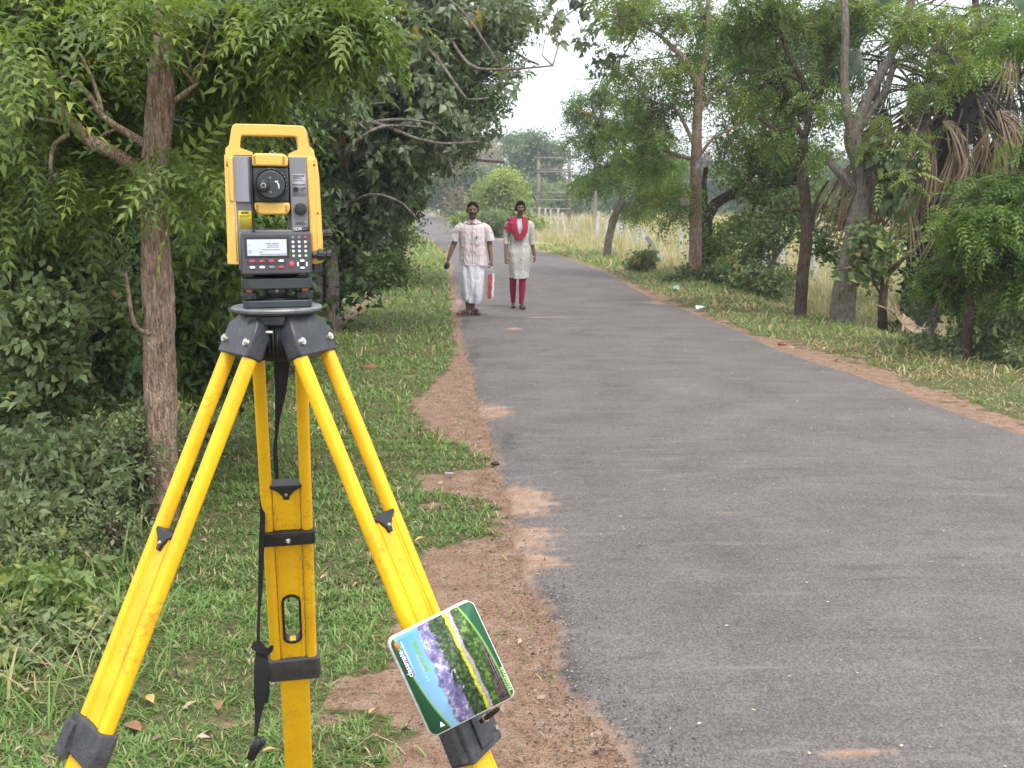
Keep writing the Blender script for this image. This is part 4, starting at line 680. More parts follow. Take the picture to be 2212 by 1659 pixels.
# bank of orange earth beyond the field
b = MB(); rings = []
for x in np.arange(2, 60, 1.0):
    h = .42+.14*wob(x, 3.0, 7, 4); y0 = 92+x*.15+1.2*wob(x, 1, 9, 3); n = .12*RNG.normal(0, 1, 4)
    rings.append(np.array([(x, y0-1.6, -.2), (x, y0-.9, h*.55+n[0]), (x, y0-.3, h+n[1]), (x, y0+1.2, h*.9+n[2]), (x, y0+2.6, -.2)]))
b.loft(rings); o = b.build('earth_bank', mat('orange_earth', (.44, .29, .16), .95, var=.4, vs=1.2, bump=.5, bs=3), smooth=True); tag(o, kind='structure')
# double pole with cross arms
Y = 86.; bm_ = mat('weathered_pole', (.22, .19, .17), .85, var=.3, vs=3); A = at(1163, 492, Y); Bp = at(1229, 492, Y); t = thing('transformer_structure', 'rusty double pole structure with cross arms rising over the fence posts', 'utility pole', (A[0], Y, 0))
dx = Bp[0]-A[0]; k = Y/FPX
def zt(py): return at(1163, py, Y)[2]
for xx in (0, dx): MB().tube([(xx, 0, 0), (xx, 0, zt(400)), (xx, 0, zt(338))], [.17, .14, .12], 8).build('pole', bm_, t, smooth=True)
for py, e in ((341,.4),(366,.3),(371,.3),(416,.2),(432,.2),(451,.1)): MB().box(-e, dx+e, -.2, -.12, zt(py)-.06, zt(py)+.06).build('cross_arm', bm_, t)
ins = MB().lathe([(.05, 0), (.11, .08), (.07, .16), (.11, .24), (.06, .36)], seg=8).build('insulator', mat('insulator_brown', (.16, .08, .06), .3), t, smooth=True); ins.location = (0, -.23, zt(341)+.09)
for j, (xx, py) in enumerate(((dx*.55, 341), (dx*.83, 341), (dx, 341), (dx*.35, 366), (dx*.7, 366), (dx*.15, 366))):
    c = ins.copy(); COL.objects.link(c); c.location = (xx, -.23, zt(py)+.09)
ww = MB()
for py in (341, 371): ww.tube([(dx, -.2, zt(py)), (dx+9, 4, zt(py)-.8), (dx+20, 10, zt(py))], .03, 4, caps=False)
ww.build('power_line', wire, t)
def pole(px, pyb, pyt, Y, r, label, m, nm='utility_pole'):
    a = at(px, pyb, Y); h = (pyb-pyt)*Y/FPX; b = MB(); b.tube([(0, 0, -.3), (0, 0, h*.5), (0, 0, h)], [r, r*.9, r*.75], 10); o = b.build(nm, m, smooth=True, sharp=40); o.location = (a[0], Y, hz(a[0], Y)); return tag(o, label, 'pole')
pole(1284, 500, 345, 78, .17, 'lone brown pole behind the small leaning neem tree', bm_)
pole(967, 456, 424, 150, .32, 'pale concrete pole beside the dark grove at the bend', stone)
pole(949, 452, 433, 170, .3, 'short white post at the road bend left of the dark grove', M_['white'], 'marker_post')
pole(1133, 500, 470, 60, .06, 'thin stake beside the first fence post', bm_, 'stake')
for i, (px, a_) in enumerate(((953, 0), (961, .3), (973, -.1), (981, .1))):
    o = pole(px, 456, 434, 140, .16, 'thin dark tree trunk of the grove, %s from the left' % ordn[i], BK['dark'], 'tree_trunk'); o['category'] = 'tree trunk'; o['group'] = 'thin trunks below the dark grove'
# bags caught in the straight neem
bagm = mat('weathered_plastic', (.33, .30, .29), .8, var=.5, vs=14)
M_['clod'] = mat('red_clod', (.26, .12, .07), .95, var=.3, vs=20, bump=.6, bs=40); M_['chip'] = mat('tar_chip', (.035, .033, .034), .8, var=.4, vs=40)
M_['litter_white'] = mat('litter_white', (.55, .72, .70), .6)
def bag(px, py, rx, ry, Y, label):
    k = Y/FPX; b = MB(); rings = []
    for i in range(10):
        u = i/9; th = np.arange(18)/18*2*pi; r = sin(min(1, u*1.15+.08)*pi*.62)**.7
        rr = r*(1+.22*np.sin(th*4+u*3)+.15*np.sin(th*7+u*7))*(1+RNG.normal(0, .07, 18)); rings.append(np.stack([rr*rx*k*np.cos(th), rr*rx*k*.8*np.sin(th), ry*k*(1-2*u)+.12*ry*k*np.sin(th*4)*u], 1))
    b.loft(rings, (True, False)); b.tube([(0, 0, ry*k*.8), (.03, 0, ry*k*1.2), (.10, .02, ry*k*1.45)], [.05, .025, .01], 6, bumpy=.3)
    o = b.build('plastic_bag', bagm, smooth=True); c = at(px, py, Y); o.location = tuple(c); return tag(o, label, 'plastic bag', 'grey bags in the neem tree')
bag(1478, 434, 10, 9, 21.8, 'rounded grey bag hanging left of the straight brown trunk')
bag(1524, 347, 12, 13, 21.9, 'large torn grey bag in the branches right of the straight brown trunk')
bag(1507, 358, 5, 8, 21.6, 'small white bag stuck on the straight brown trunk')
# ================================================================= SMALL LITTER
dl_m = [mat('dead_leaf_brown', (.26, .13, .07), .75, var=.3, vs=30), mat('dead_leaf_yellow', (.52, .34, .10), .65, var=.3, vs=30), mat('dead_leaf_tan', (.42, .30, .19), .75, var=.3, vs=30)]
def dleaf(px, py, ang, L, mi, label):
    x, y = gp(px, py); v = []; f = []; n = 7
    for i in range(n):
        u = i/(n-1); w_ = L*.26*sin(pi*min(.98, max(.04, u)))**.7; zc = L*.12*sin(u*2.6)
        v += [(L*(u-.5), -w_, zc+w_*.5), (L*(u-.5), 0, zc), (L*(u-.5), w_, zc+w_*.35)]
    for i in range(n-1): a = i*3; f += [(a, a+3, a+4, a+1), (a+1, a+4, a+5, a+2)]
    b = MB(); b.add(v, f); b.tube([(L*.5, 0, L*.06), (L*.75, .004, .002)], .0012, 4, caps=False); o = b.build('fallen_leaf', dl_m[mi], smooth=True); o.location = (x, y, float(hz(x, y))+.022 if x < XL(y) else .03); o.rotation_euler = (random.uniform(-.3, .3), random.uniform(-.3, .3), ang); return tag(o, label, 'fallen leaf', 'fallen leaves on the left verge')
dleaf(288, 1588, -.5, .075, 0, 'reddish brown curled leaf in the grass right of the left tripod collar')
dleaf(326, 1530, -.9, .055, 1, 'yellow torn leaf above the reddish brown one in the grass')
dleaf(411, 1540, .6, .045, 2, 'tan leaf in the grass left of the hanging strap')
dleaf(473, 1545, 1.8, .045, 0, 'brown leaf close left of the hanging strap')
dleaf(583, 1648, .4, .04, 1, 'yellow leaf beside the strap buckle on the ground')
dleaf(372, 1635, .2, .05, 2, 'pinkish tan leaf near the lower picture edge left of the strap')
dleaf(1382, 1190, .1, .035, 1, 'small yellow leaf lying on the tar in front of the notebook')
dleaf(809, 1552, 1.0, .05, 1, 'orange yellow leaf on red soil left of the notebook')
dleaf(785, 1465, -.6, .045, 0, 'brown leaf at the soil edge left of the notebook')
dleaf(770, 1270, .8, .04, 1, 'yellow leaf in the grass just left of the right tripod leg')
dleaf(906, 1175, .4, .045, 1, 'yellow orange leaf on soil between two grass tongues')
dleaf(700, 1260, .9, .04, 2, 'tan leaf in the grass between the middle and right tripod legs')
b = MB(); b.tube([(-.11, .02, .01), (-.03, .055, .035), (.03, .02, .012), (.05, -.05, .01)], .0016, 5); o = b.build('dry_stalk', dl_m[2]); x, y = gp(1478-12, 1600+15); x, y = gp(835, 1630); o.location = (x, y, .01); o.rotation_euler = (0, 0, .3); tag(o, 'bent straw coloured stalk on soil under the notebook', 'dry stalk')
for (px, py, s, lab) in ((1455, 629, .10, 'crumpled pale cup lying on the right verge below the straight trunk'), (1512, 672, .09, 'white scrap of paper on the right verge')):
    x, y = gp(px, py); b = MB(); b.lathe([(s*.32, 0), (s*.45, s*1.2), (s*.42, s*1.2), (s*.29, .01)], seg=14) if 'cup' in lab else b.add([(-s, -s*.6, 0), (s*.7, -s*.5, .03), (s, s*.5, .01), (-s*.6, s*.6, .045), (0, 0, .05)], [(0, 1, 4), (1, 2, 4), (2, 3, 4), (3, 0, 4)])
    o = b.build('paper_cup' if 'cup' in lab else 'paper_scrap', M_['litter_white'] if 'litter_white' in M_ else M_['white']); o.location = (x, y, float(hz(x, y))+.05); o.rotation_euler = ((1.2, .5, .4) if 'cup' in lab else (0, 0, .3)); tag(o, lab, 'litter')
x, y = gp(970, 1032); b = MB(); b.box(-.028, .028, -.012, .012, 0, .008); o = b.build('plastic_scrap', M_['ilgrey'], bevel=.003); o.location = (x, y, .025); o.rotation_euler = (.1, .1, .2); tag(o, 'small grey plastic scrap at the grass edge beside the right tripod leg', 'litter')
for (px, py, s, lab) in ((1070, 1008, .03, 'dark chip of tar beside the grass tongue'), (798, 800, .09, 'brown clod of earth in the grass right of the tripod head'), (1690, 745, .06, 'reddish clod on the right verge below the thin trunk')):
    x, y = gp(px, py); b = MB(); b.ell((0, 0, s*.25), (s, s*.6, s*.42), 10, 6); v = b.V[0]; v += RNG.normal(0, s*.07, v.shape); o = b.build('stone' if 'clod' not in lab else 'clod', M_['clod'] if 'clod' in lab else M_['chip']); o.location = (x, y, .0 if 'clod' in lab else .012); tag(o, lab, 'stone' if 'clod' not in lab else 'clod')
n = 900; yy = 2.5+RNG.uniform(0, 1, n)**1.7*24; xx = XL(yy)+RNG.uniform(.05, 1, n)*(XR(yy)-XL(yy)-.1); tv = np.array([(-1, -.5, 0), (1, -.4, 0), (.8, .6, 0), (-.7, .5, 0), (0, 0, .35)])*.5; tf = np.array([(0, 1, 4), (1, 2, 4), (2, 3, 4), (3, 0, 4)]); gb = MB(); gb.inst(tv, tf, rotmats(n, 0, .1), np.stack([xx, yy, np.full(n, .035)], 1), RNG.uniform(.004, .013, n)*(1+yy*.05), RNG.uniform(0, 1, n)**.6)
gb.build('road_chips', leafmat('road_chip', [(0, (.05, .045, .042)), (.5, (.22, .19, .16)), (.8, (.40, .33, .20)), (1, (.62, .56, .42))], .85, 0), kind='stuff')
# loose grit on the crumbled tar edge and dead bits in the grass: nobody could count them
gb = MB(); tv = np.array([(-1, -.6, 0), (1, -.5, 0), (.7, .7, 0), (-.6, .8, 0), (.1, 0, .7)])*.5; tf = np.array([(0, 1, 4), (1, 2, 4), (2, 3, 4), (3, 0, 4)])
n = 5200; yy = 2.5+RNG.uniform(0, 1, n)**1.6*9; xx = XL(yy)+RNG.normal(-.02, .13, n); k_ = RNG.uniform(0, 1, n) < .9
R = rotmats(n, 0, .3); p = np.stack([xx, yy, np.where(xx > XL(yy)+.03, .022, hz(xx, yy)+.004)], 1); gb.inst(tv, tf, R, p, RNG.uniform(.003, .011, n), RNG.uniform(0, 1, n))
gb.build('grit', leafmat('grit_stone', [(0, (.035, .03, .03)), (.6, (.10, .085, .075)), (1, (.34, .30, .26))], .9, 0), kind='stuff')
lb = MB(); tv, tf = leaflet(1.0, .22, .1, .5); n = 1500; yy = 2.4+RNG.uniform(0, 1, n)**1.5*16; xx = XL(yy)-RNG.uniform(0, 3., n); R = orient(n, 0, .25); p = np.stack([xx, yy, hz(xx, yy)+.016], 1)
lb.inst(tv, tf, R, p, RNG.uniform(.018, .045, n), RNG.uniform(0, 1, n))
n = 420; yy = 5.5+RNG.uniform(0, 1, n)*18; xx = XR(yy)+RNG.uniform(0, 2.6, n)**1; p = np.stack([xx, yy, hz(xx, yy)+.03], 1); lb.inst(tv, tf, orient(n, 0, .25), p, RNG.uniform(.03, .07, n), RNG.uniform(0, 1, n))
lb.build('leaf_litter', LM['dry'], kind='stuff')
# ================================================================= TRIPOD
YT = 1.92; C0 = at(598, 659, YT); TZ = C0[2]; TC = np.array((C0[0], YT))
tri = thing('tripod', 'yellow fibreglass survey tripod with dark grey head and hanging black strap', 'tripod', (C0[0], YT, 0))
def leg_frame(az, th, r0=.08, dz=.085):
    a, t = radians(az), radians(th); rad = np.array((sin(a), cos(a), 0)); d = rad*sin(t)+np.array((0, 0, -cos(t))); tan = np.array((cos(a), -sin(a), 0)); n = np.cross(tan, d); n = n if n.dot(rad) > 0 else -n
    return np.array((TC[0]+rad[0]*r0, TC[1]+rad[1]*r0, TZ-dz)), d, tan, n
def s_at(fr, y):
    lo, hi = -.1, 1.9
    for _ in range(40):
        m = (lo+hi)/2; P = fr[0]+fr[1]*m
        if pix(P[0], P[1], P[2])[1] < y: lo = m
        else: hi = m
    return lo
b = MB(); b.lathe([(.02, -.013), (.072, -.013), (.0835, -.008), (.0845, -.004), (.082, -.0008), (.078, 0), (.03, 0)], (TC[0], TC[1], TZ), 64)
M_['plate'] = mat('worn_plate', (.20, .205, .215), .5, var=.35, vs=40, metal=.4, bump=.1, bs=200)
hp = b.build('head_plate', M_['plate'], tri, smooth=True, sharp=35, world=True)
b = MB(); b.lathe([(.045, -.10), (.052, -.09), (.052, -.03), (.06, -.0135)], (TC[0], TC[1], TZ), 24); b.build('hub', M_['black'], tri, smooth=True, sharp=35, world=True)
W2 = .054   # half width of a leg
rodw, rodt = .0125, .0135
for li, (az, th, yc0, yc1, ycap, yend) in enumerate(((-132, 26, 1562, 1640, 1157, None), (116, 25, 1545, 1622, 1120, None), (-12, 20, 1414, 1458, 1048, None))):
    fr = leg_frame(az, th, .08 if li < 2 else .07); P, d, tn, n = fr; Mx = (np.stack([tn, n, -d], 1), P)   # local x = tangent, y = outward normal, z = up the leg
    sc0, sc1, scap = s_at(fr, yc0), s_at(fr, yc1), s_at(fr, ycap); send = sc0+.02; sfoot = (P[2]+.0)/cos(radians(th))
    # hinge bracket (convex cast block)
    bm = bmesh.new(); pts = []
    rad = np.array((sin(radians(az)), cos(radians(az)), 0)); top = np.array((TC[0], TC[1], TZ))
    for s_ in (-1, 1):
        pts += [top+tn*.030*s_+rad*.028+(0, 0, -.0135), top+tn*.036*s_+rad*.058+(0, 0, -.0135), top+tn*.034*s_+rad*.045+(0, 0, -.07)]
        pts += [P+tn*(W2-.001)*s_+n*.018+d*(-.050), P+tn*(W2+.003)*s_+n*.017+d*.006, P+tn*(W2+.003)*s_-n*.017+d*.006, P+tn*(W2-.004)*s_-n*.020-d*.036]
    for q in pts: bm.verts.new(tuple(q-np.array((C0[0], YT, 0))))
    bmesh.ops.convex_hull(bm, input=bm.verts); me = bpy.data.meshes.new('hinge_bracket'); bm.to_mesh(me); bm.free(); me.materials.append(M_['cast']) if 'cast' in M_ else me.materials.append(M_['dark'])
    o = bpy.data.objects.new('hinge_bracket', me); COL.objects.link(o); o.parent = tri; bv = o.modifiers.new('edge', 'BEVEL'); bv.width = .004; bv.segments = 2; me.polygons.foreach_set('use_smooth', [True]*len(me.polygons)); me.set_sharp_from_angle(angle=radians(30))
    for s_ in (-1, 1):
        c = P+tn*(W2-.012)*s_-d*.020+n*.0165; c2 = P+tn*(W2+.012)*s_-d*.004-n*.006
        bb = MB(); bb.cyl(c, c+n*.006, .0085, .007, 14); bb.cyl(c+n*.006, c+n*.0075, .0045, .004, 6); bb.build('bolt', M_['steel'], o, world=True, smooth=True, sharp=30)
    bb = MB(); c = P-tn*(W2*.55)*0-d*.01-n*.026
    # rods: rounded tubes with a groove, from the hinge down to the clamp
    leg = MB(); pw = W2-2*rodw-.001
    def rod(s_):
        m = MB(); prof = []
        for i in range(20):
            a = i/20*2*pi; e = 2.6; cx = abs(cos(a))**(2/e)*(1 if cos(a) > 0 else -1)*rodw; cy = abs(sin(a))**(2/e)*(1 if sin(a) > 0 else -1)*rodt
            prof.append((s_*(W2-rodw)+cx, cy))
        m.loft([np.array([P+tn*x+n*y+d*s for x, y in prof]) for s in (-.005, scap*.5, send)]); return m.build('rod', M_['tyellow'], None, smooth=True, sharp=50)
    # centre panel between the rods with long ribs
    seg_y = [(-pw, .0075), (-pw+.004, .0075), (-pw+.0045, .0098), (-pw+.0075, .0098), (-pw+.008, .0078), (pw-.008, .0078), (pw-.0075, .0098), (pw-.0045, .0098), (pw-.004, .0075), (pw, .0075), (pw, -.0075), (pw-.004, -.0075), (pw-.0045, -.0098), (pw-.0075, -.0098), (pw-.008, -.0078), (-pw+.008, -.0078), (-pw+.0075, -.0098), (-pw+.0045, -.0098), (-pw+.004, -.0075), (-pw, -.0075)]
    pm = MB(); outl = seg_y
    if li == 2:   # the rear leg has an open grip slot: panel built as pieces round it
        g0, g1 = s_at(fr, 1284), s_at(fr, 1378); hw = .0165
        def piece(x0, x1, sa, sb): pm.box(x0, x1, -.0077, .0077, -sb, -sa, Mx)
        pm.loft([np.array([P+tn*x+n*y+d*s for x, y in outl]) for s in (scap, g0)]); pm.loft([np.array([P+tn*x+n*y+d*s for x, y in outl]) for s in (g1, send)])
        for sg in (-1, 1):
            half = [(hw, -.0077), (hw, .0077), (pw-.008, .0077), (pw-.0075, .0098), (pw-.0045, .0098), (pw-.004, .0075), (pw, .0075), (pw, -.0075), (pw-.004, -.0075), (pw-.0045, -.0098), (pw-.0075, -.0098), (pw-.008, -.0077)]
            pm.loft([np.array([P+tn*x*sg+n*y+d*s for x, y in half]) for s in (g0, g1)])
    else: pm.loft([np.array([P+tn*x+n*y+d*s for x, y in outl]) for s in (scap, send)])
    lg = pm.build('leg', M_['tyellow'], tri, smooth=True, sharp=25, world=True)
    for s_ in (-1, 1):
        r = rod(s_); r.parent = lg; r.matrix_parent_inverse = (Matrix.Translation((C0[0], YT, 0)) @ lg.matrix_parent_inverse).inverted()
    def sub(m, nm, mt, **k):
        o = m.build(nm, mt, None, **k); o.parent = lg; o.matrix_parent_inverse = (Matrix.Translation((C0[0], YT, 0)) @ lg.matrix_parent_inverse).inverted(); return o
    # moulded cap at the top of the panel: flat top and a point running down the face
    cp_ = MB(); w_ = W2-2*rodw+.004; cap2 = [(-w_, .008), (w_, .008), (w_, .001), (w_*.55, -.008), (.008, -.020), (.006, -.030), (-.006, -.030), (-.008, -.020), (-w_*.55, -.008), (-w_, .001)]
    cp_.prism([(x, z-scap) for x, z in cap2], -.0135, .0135, 'y', Mx); sub(cp_, 'panel_cap', M_['black'], bevel=.0015, seg=1)
    rv = MB(); c = P+d*(scap+.016)
    for sg in (1, -1): rv.cyl(c+n*.0135*sg, c+n*.0155*sg, .004, .003, 10)
    sub(rv, 'rivet', M_['steel'], smooth=True, sharp=30)
    # clamp collar
    co = MB(); e = .0060; cl = [(-(W2+e), -.014), (-(W2+e)+.006, -.019), (W2+e-.006, -.019), (W2+e, -.014), (W2+e, .014), (W2+e-.006, .019), (-(W2+e)+.006, .019), (-(W2+e), .014)]
    co.loft([np.array([P+tn*x*(1+k)+n*y*(1+k)+d*s for x, y in cl]) for s, k in ((sc0, 0), (sc0+.004, .02), ((sc0+sc1)/2, .03), (sc1-.004, .02), (sc1, 0))])
    if li == 2: co.box(-(W2+.036), -(W2+.008), -.022, .018, -(sc1-.004), -(sc0+.006), Mx)
    if li == 0: co.box(.030, W2+.010, .0, .028, -(sc1+.014), -(sc0+.012), Mx)
    if li == 1: co.box(-.056, .052, -.024, .030, -(sc1+.006), -(sc0-.006), Mx); co.box(-.026, .020, .030, .036, -(sc1-.006), -(sc0), Mx)
    sub(co, 'clamp_collar', M_['clamp'] if 'clamp' in M_ else M_['dark'], bevel=.0035, seg=2)
    if li == 1:
        for q in (.35, .75): c = P+d*(sc0*(1-q)+sc1*q)+tn*(-.046)+n*.030; z_ = MB(); z_.cyl(c, c+n*.0045, .006, .005, 8); sub(z_, 'bolt', M_['steel'], smooth=True, sharp=30)
    # lower sliding section, joint down to the ground
    lw = .034 if li == 2 else .032
    ls = MB(); q = [(-lw, -.009), (-lw+.003, -.012), (lw-.003, -.012), (lw, -.009), (lw, .009), (lw-.003, .012), (lw-.009, .012), (lw-.0095, .0105), (-lw+.0095, .0105), (-lw+.009, .012), (-lw+.003, .012), (-lw, .009)]
    ls.loft([np.array([P+tn*x+n*y+d*s for x, y in q]) for s in (sc0+.01, sfoot-.12)]); sub(ls, 'lower_section', M_['tyellow'], smooth=True, sharp=25)
    ft = MB(); ft.cyl(P+d*(sfoot-.13), P+d*(sfoot-.06), .026, .020, 12); ft.cyl(P+d*(sfoot-.06), P+d*(sfoot+.03), .010, .002, 10); ft.box(-.02, .02, .01, .06, -(sfoot-.055), -(sfoot-.065), Mx); sub(ft, 'foot_spike', M_['dark'], smooth=True, sharp=30)
    if li == 2:
        gb_ = MB(); hh = (g1-g0)/2; sm = (g0+g1)/2; ro = []; 
        for rr_, yy_ in ((1.0, -.011), (1.34, -.0115), (1.34, .0115), (1.0, .011)):
            ring = []
            for i in range(32):
                a = i/32*2*pi; x = cos(a)*hw*rr_; z = sin(a)*hw*rr_+(1 if sin(a) > 0 else -1)*(hh-hw*.9); ring.append(P+tn*x+n*yy_+d*(sm-z))
            ro.append(np.array(ring))
        gb_.loft(ro+[ro[0]], (False, False)); sub(gb_, 'grip_slot_rim', M_['black'], smooth=True, sharp=40)
        # corners of the slot in the panel
        fx = MB()
        for sg in (-1, 1):
            for tg in (-1, 1):
                arc = [(cos(a)*hw*1.15*sg, sm-tg*(sin(a)*hw*1.15+hh-hw*.9)) for a in np.linspace(0, pi/2, 7)]; poly = [(x, -z) for x, z in arc]+[(hw*1.15*0+0.0, -(sm-tg*(hh+.002))), (hw*1.2*sg, -(sm-tg*(hh+.002)))]
                fx.prism(poly, -.0074, .0074, 'y', Mx)
        sub(fx, 'slot_corner', M_['tyellow'])
        s0, s1 = s_at(fr, 1139), s_at(fr, 1166); bd = MB(); e = .004; q = [(-(W2+e), -.018), (-(W2+e)+.006, -.0215), (W2+e-.006, -.0215), (W2+e, -.018), (W2+e, .018), (W2+e-.006, .0215), (-(W2+e)+.006, .0215), (-(W2+e), .018)]
        bd.loft([np.array([P+tn*x+n*y+d*s for x, y in q]) for s in (s0, s1)]); bd.box(-.03, .03, -.0235, -.0215, -(s1-.004), -(s0+.004), Mx); sub(bd, 'clamp_band', M_['black'], bevel=.002, seg=1)
        c = P+d*((s0+s1)/2)-n*.0235; bt = MB(); bt.cyl(c, c-n*.005, .0065, .0065, 6); bt.cyl(c-n*.005, c-n*.010, .0035, .003, 8); sub(bt, 'bolt', M_['steel'])
        REAR = fr
    if li == 1: RIGHT = fr; RS = (sc0, sc1)
    if li == 0: LEFT = fr
# carrying strap: webbing ribbon hanging from the head past the rear leg
def ribbon(pts, widths, name='strap', th_=.0016, m=None):
    P_ = np.array([p for p in pts]); P_, W_ = smooth_path(P_, np.array(widths, float), .012); rings = []
    for i in range(len(P_)):
        T = P_[min(i+1, len(P_)-1)]-P_[max(i-1, 0)]; T /= np.linalg.norm(T); vw = np.array((P_[i][0], P_[i][1], 0)); vw /= np.linalg.norm(vw); s = np.cross(T, vw); s /= np.linalg.norm(s); nn = np.cross(s, T)
        s = s*cos(.25*sin(i*.11))+nn*sin(.25*sin(i*.11)); rings.append(np.array([P_[i]-s*W_[i]-nn*th_, P_[i]+s*W_[i]-nn*th_, P_[i]+s*W_[i]+nn*th_, P_[i]-s*W_[i]+nn*th_]))
    b = MB(); b.loft(rings); return b.build(name, m or M_['strap'], tri, smooth=True, sharp=50, world=True)
k = 1/FPX
def sp(lst): return [at(x, y, Y) for x, y, Y, w_ in lst], [w_*Y*k for x, y, Y, w_ in lst]
A_ = sp([(608,757,1.93,17),(608,800,1.94,16),(606,850,1.95,12),(600,900,1.97,6),(597,940,1.985,3.5),(594,970,1.99,5),(597,1010,2.0,5),(598,1034,2.01,3.5)]); ribbon(*A_)
B_ = sp([(566,1042,2.10,4),(567,1120,2.10,6),(565,1180,2.11,6.5),(563,1260,2.12,5.5),(559,1330,2.13,3),(558,1385,2.13,4),(563,1400,2.13,11),(565,1440,2.12,17),(562,1500,2.12,15),(558,1540,2.13,8),(554,1575,2.13,4.5),(552,1590,2.13,4)]); ribbon(*B_)
D_ = sp([(545,1392,2.13,8),(560,1402,2.12,10),(580,1408,2.12,8),(588,1395,2.11,3)]); ribbon(*D_)
D_ = sp([(575,1455,2.135,6),(577,1500,2.135,6),(574,1518,2.135,5)]); ribbon(*D_, name='strap_tail')
q0 = at(560, 1596, 2.12); q1 = at(541, 1640, 2.13); b = MB(); b.tube([q0, (q0+q1)/2, q1], [.010, .012, .009], 10, flat=.5); b.tube([at(565, 1592, 2.12), at(569, 1606, 2.12), at(556, 1622, 2.12)], [.004, .006, .004], 6); b.build('strap_buckle', M_['black'], tri, smooth=True, world=True)
b = MB(); c = at(608, 760, 1.925); b.box(c[0]-.031, c[0]+.031, c[1]-.006, c[1]+.006, c[2]-.018, c[2]+.016); b.build('strap_loop', M_['black'], tri, bevel=.003, world=True)
b = MB(); c = np.array((TC[0]+.012, TC[1]-.05, TZ)); b.box(c[0]-.028, c[0]+.028, c[1]-.005, c[1]+.02, TZ-.095, TZ-.02)
for i in range(7): b.box(c[0]-.026+i*.008, c[0]-.022+i*.008, c[1]-.009, c[1]-.005, TZ-.09, TZ-.035)
b.build('centre_screw', M_['black'], tri, world=True); b = MB(); b.box(TC[0]-.040, TC[0]+.028, TC[1]-.066, TC[1]-.04, TZ-.032, TZ-.014); b.build('screw_carrier', M_['dark'], tri, bevel=.003, world=True)
b = MB(); b.box(TC[0]-.009, TC[0]+.006, TC[1]-.0685, TC[1]-.066, TZ-.045, TZ-.041); b.build('level_mark', M_['white'], tri, world=True)
# ================================================================= TOTAL STATION
SCL = .94
its = thing('total_station', 'yellow and grey surveying total station with telescope and keypad mounted on the tripod', 'surveying instrument', (C0[0], YT, TZ+.0005), radians(15.5))
its.scale = (SCL, SCL, SCL)
mm = .0002368
def ZX(cx): return (cx-478)*mm
def ZZ(cy): return (1580-cy)*mm
def IB(name, x0, x1, y0, y1, z1, z0, m, parent=its, bev=.002, **k):   # from crop px in x and z, depth in m
    b = MB(); b.box(ZX(x0), ZX(x1), y0, y1, ZZ(z0), ZZ(z1)); return b.build(name, m, parent, bevel=bev, **k)
def IP(name, poly, y0, y1, m, parent=its, bev=.002, seg=2): 
    b = MB(); b.prism([(ZX(x), ZZ(z)) for x, z in poly], y0, y1, 'y'); return b.build(name, m, parent, bevel=bev, seg=seg)
# tribrach
b = MB(); tp = lambda r, c: [(-r+c, -r), (r-c, -r), (r, -r+c), (r, .01), (.03, r*1.05), (-.03, r*1.05), (-r, .01), (-r, -r+c)]
b.prism(tp(.0655, .010), .0003, .0145, 'z'); tb = b.build('tribrach', M_['idark'], its, bevel=.002)
b = MB(); b.prism(tp(.067, .012), .037, .0575, 'z'); b.build('upper_plate', M_['idark'], tb, bevel=.002)
b = MB(); b.lathe([(.043, .015), (.044, .0165), (.040, .019), (.030, .020), (.026, .0165)], (0, -.012, 0), 40); b.build('spring_plate', M_['steel'], tb, smooth=True, sharp=30)
b = MB(); b.lathe([(.030, .0145), (.030, .037)], (0, 0, 0), 24); b.box(-.019, .016, -.052, -.03, .027, .037); b.build('level_housing', M_['black'], tb, bevel=.001, seg=1)
b = MB(); b.cyl((-.001, -.0535, .033), (-.001, -.052, .033), .004, .004, 12); b.build('level_vial', M_['steel'], tb)
for fx, fy in ((-.052, -.043), (.052, -.043), (0, .05)):
    b = MB(); th_ = np.arange(48)/48*2*pi; rr_ = .0175*(1+.035*np.sign(np.sin(th_*12))); b.loft([np.stack([fx+rr_*np.cos(th_), fy+rr_*np.sin(th_), np.full(48, z)], 1) for z in (.0172, .0305)]); fs = b.build('foot_screw', M_['black'], tb, bevel=.0008, seg=1)
    b = MB(); b.lathe([(.0075, .0305), (.0075, .034), (.0085, .034), (.0085, .0375)], (fx, fy, 0), 16); b.build('screw_shaft', M_['brass'], fs, smooth=True, sharp=30)
# body
b = MB(); b.lathe([(.040, .0575), (.046, .060), (.055, .068), (.060, .074)], (0, 0, 0), 40); b.build('rotating_base', M_['black'], its, smooth=True, sharp=30)
b = MB(); b.box(ZX(184), ZX(765), -.050, .055, ZZ(1300)+.006, ZZ(962)); b.build('lower_body', M_['igrey'], its, bevel=.003)
for sx0, sx1, nm in ((166, 318, 'left'), (612, 752, 'right')):
    b = MB(); b.prism([(ZX(sx0), ZZ(962)-.001), (ZX(sx1), ZZ(962)-.001), (ZX(sx1), ZZ(358)), (ZX(sx0), ZZ(358))], -.048, .052, 'y'); b.build('standard', M_['igrey'], its, bevel=.002)
b = MB(); th_ = np.linspace(0, 1, 9); pts = [(ZX(160), -.048)]+[(ZX(160+ (300-160)*u), -.048-.014*sin(min(1, u*1.25)*pi*.5)*(1 if u < .97 else .3)) for u in th_]+[(ZX(300), -.047)]
b.prism(pts, ZZ(719), ZZ(366), 'z'); b.build('bearing_cover', M_['ilgrey2'] if 'ilgrey2' in M_ else M_['ilgrey'], its, smooth=True, sharp=35)
IB('bearing_cap', 300, 318, -.053, .0, 362, 962, M_['idark'], bev=.002)
b = MB(); b.box(ZX(318), ZX(620), -.046, .052, ZZ(962), ZZ(950)); b.build('window_ledge', M_['ilgrey'], its, bevel=.001)
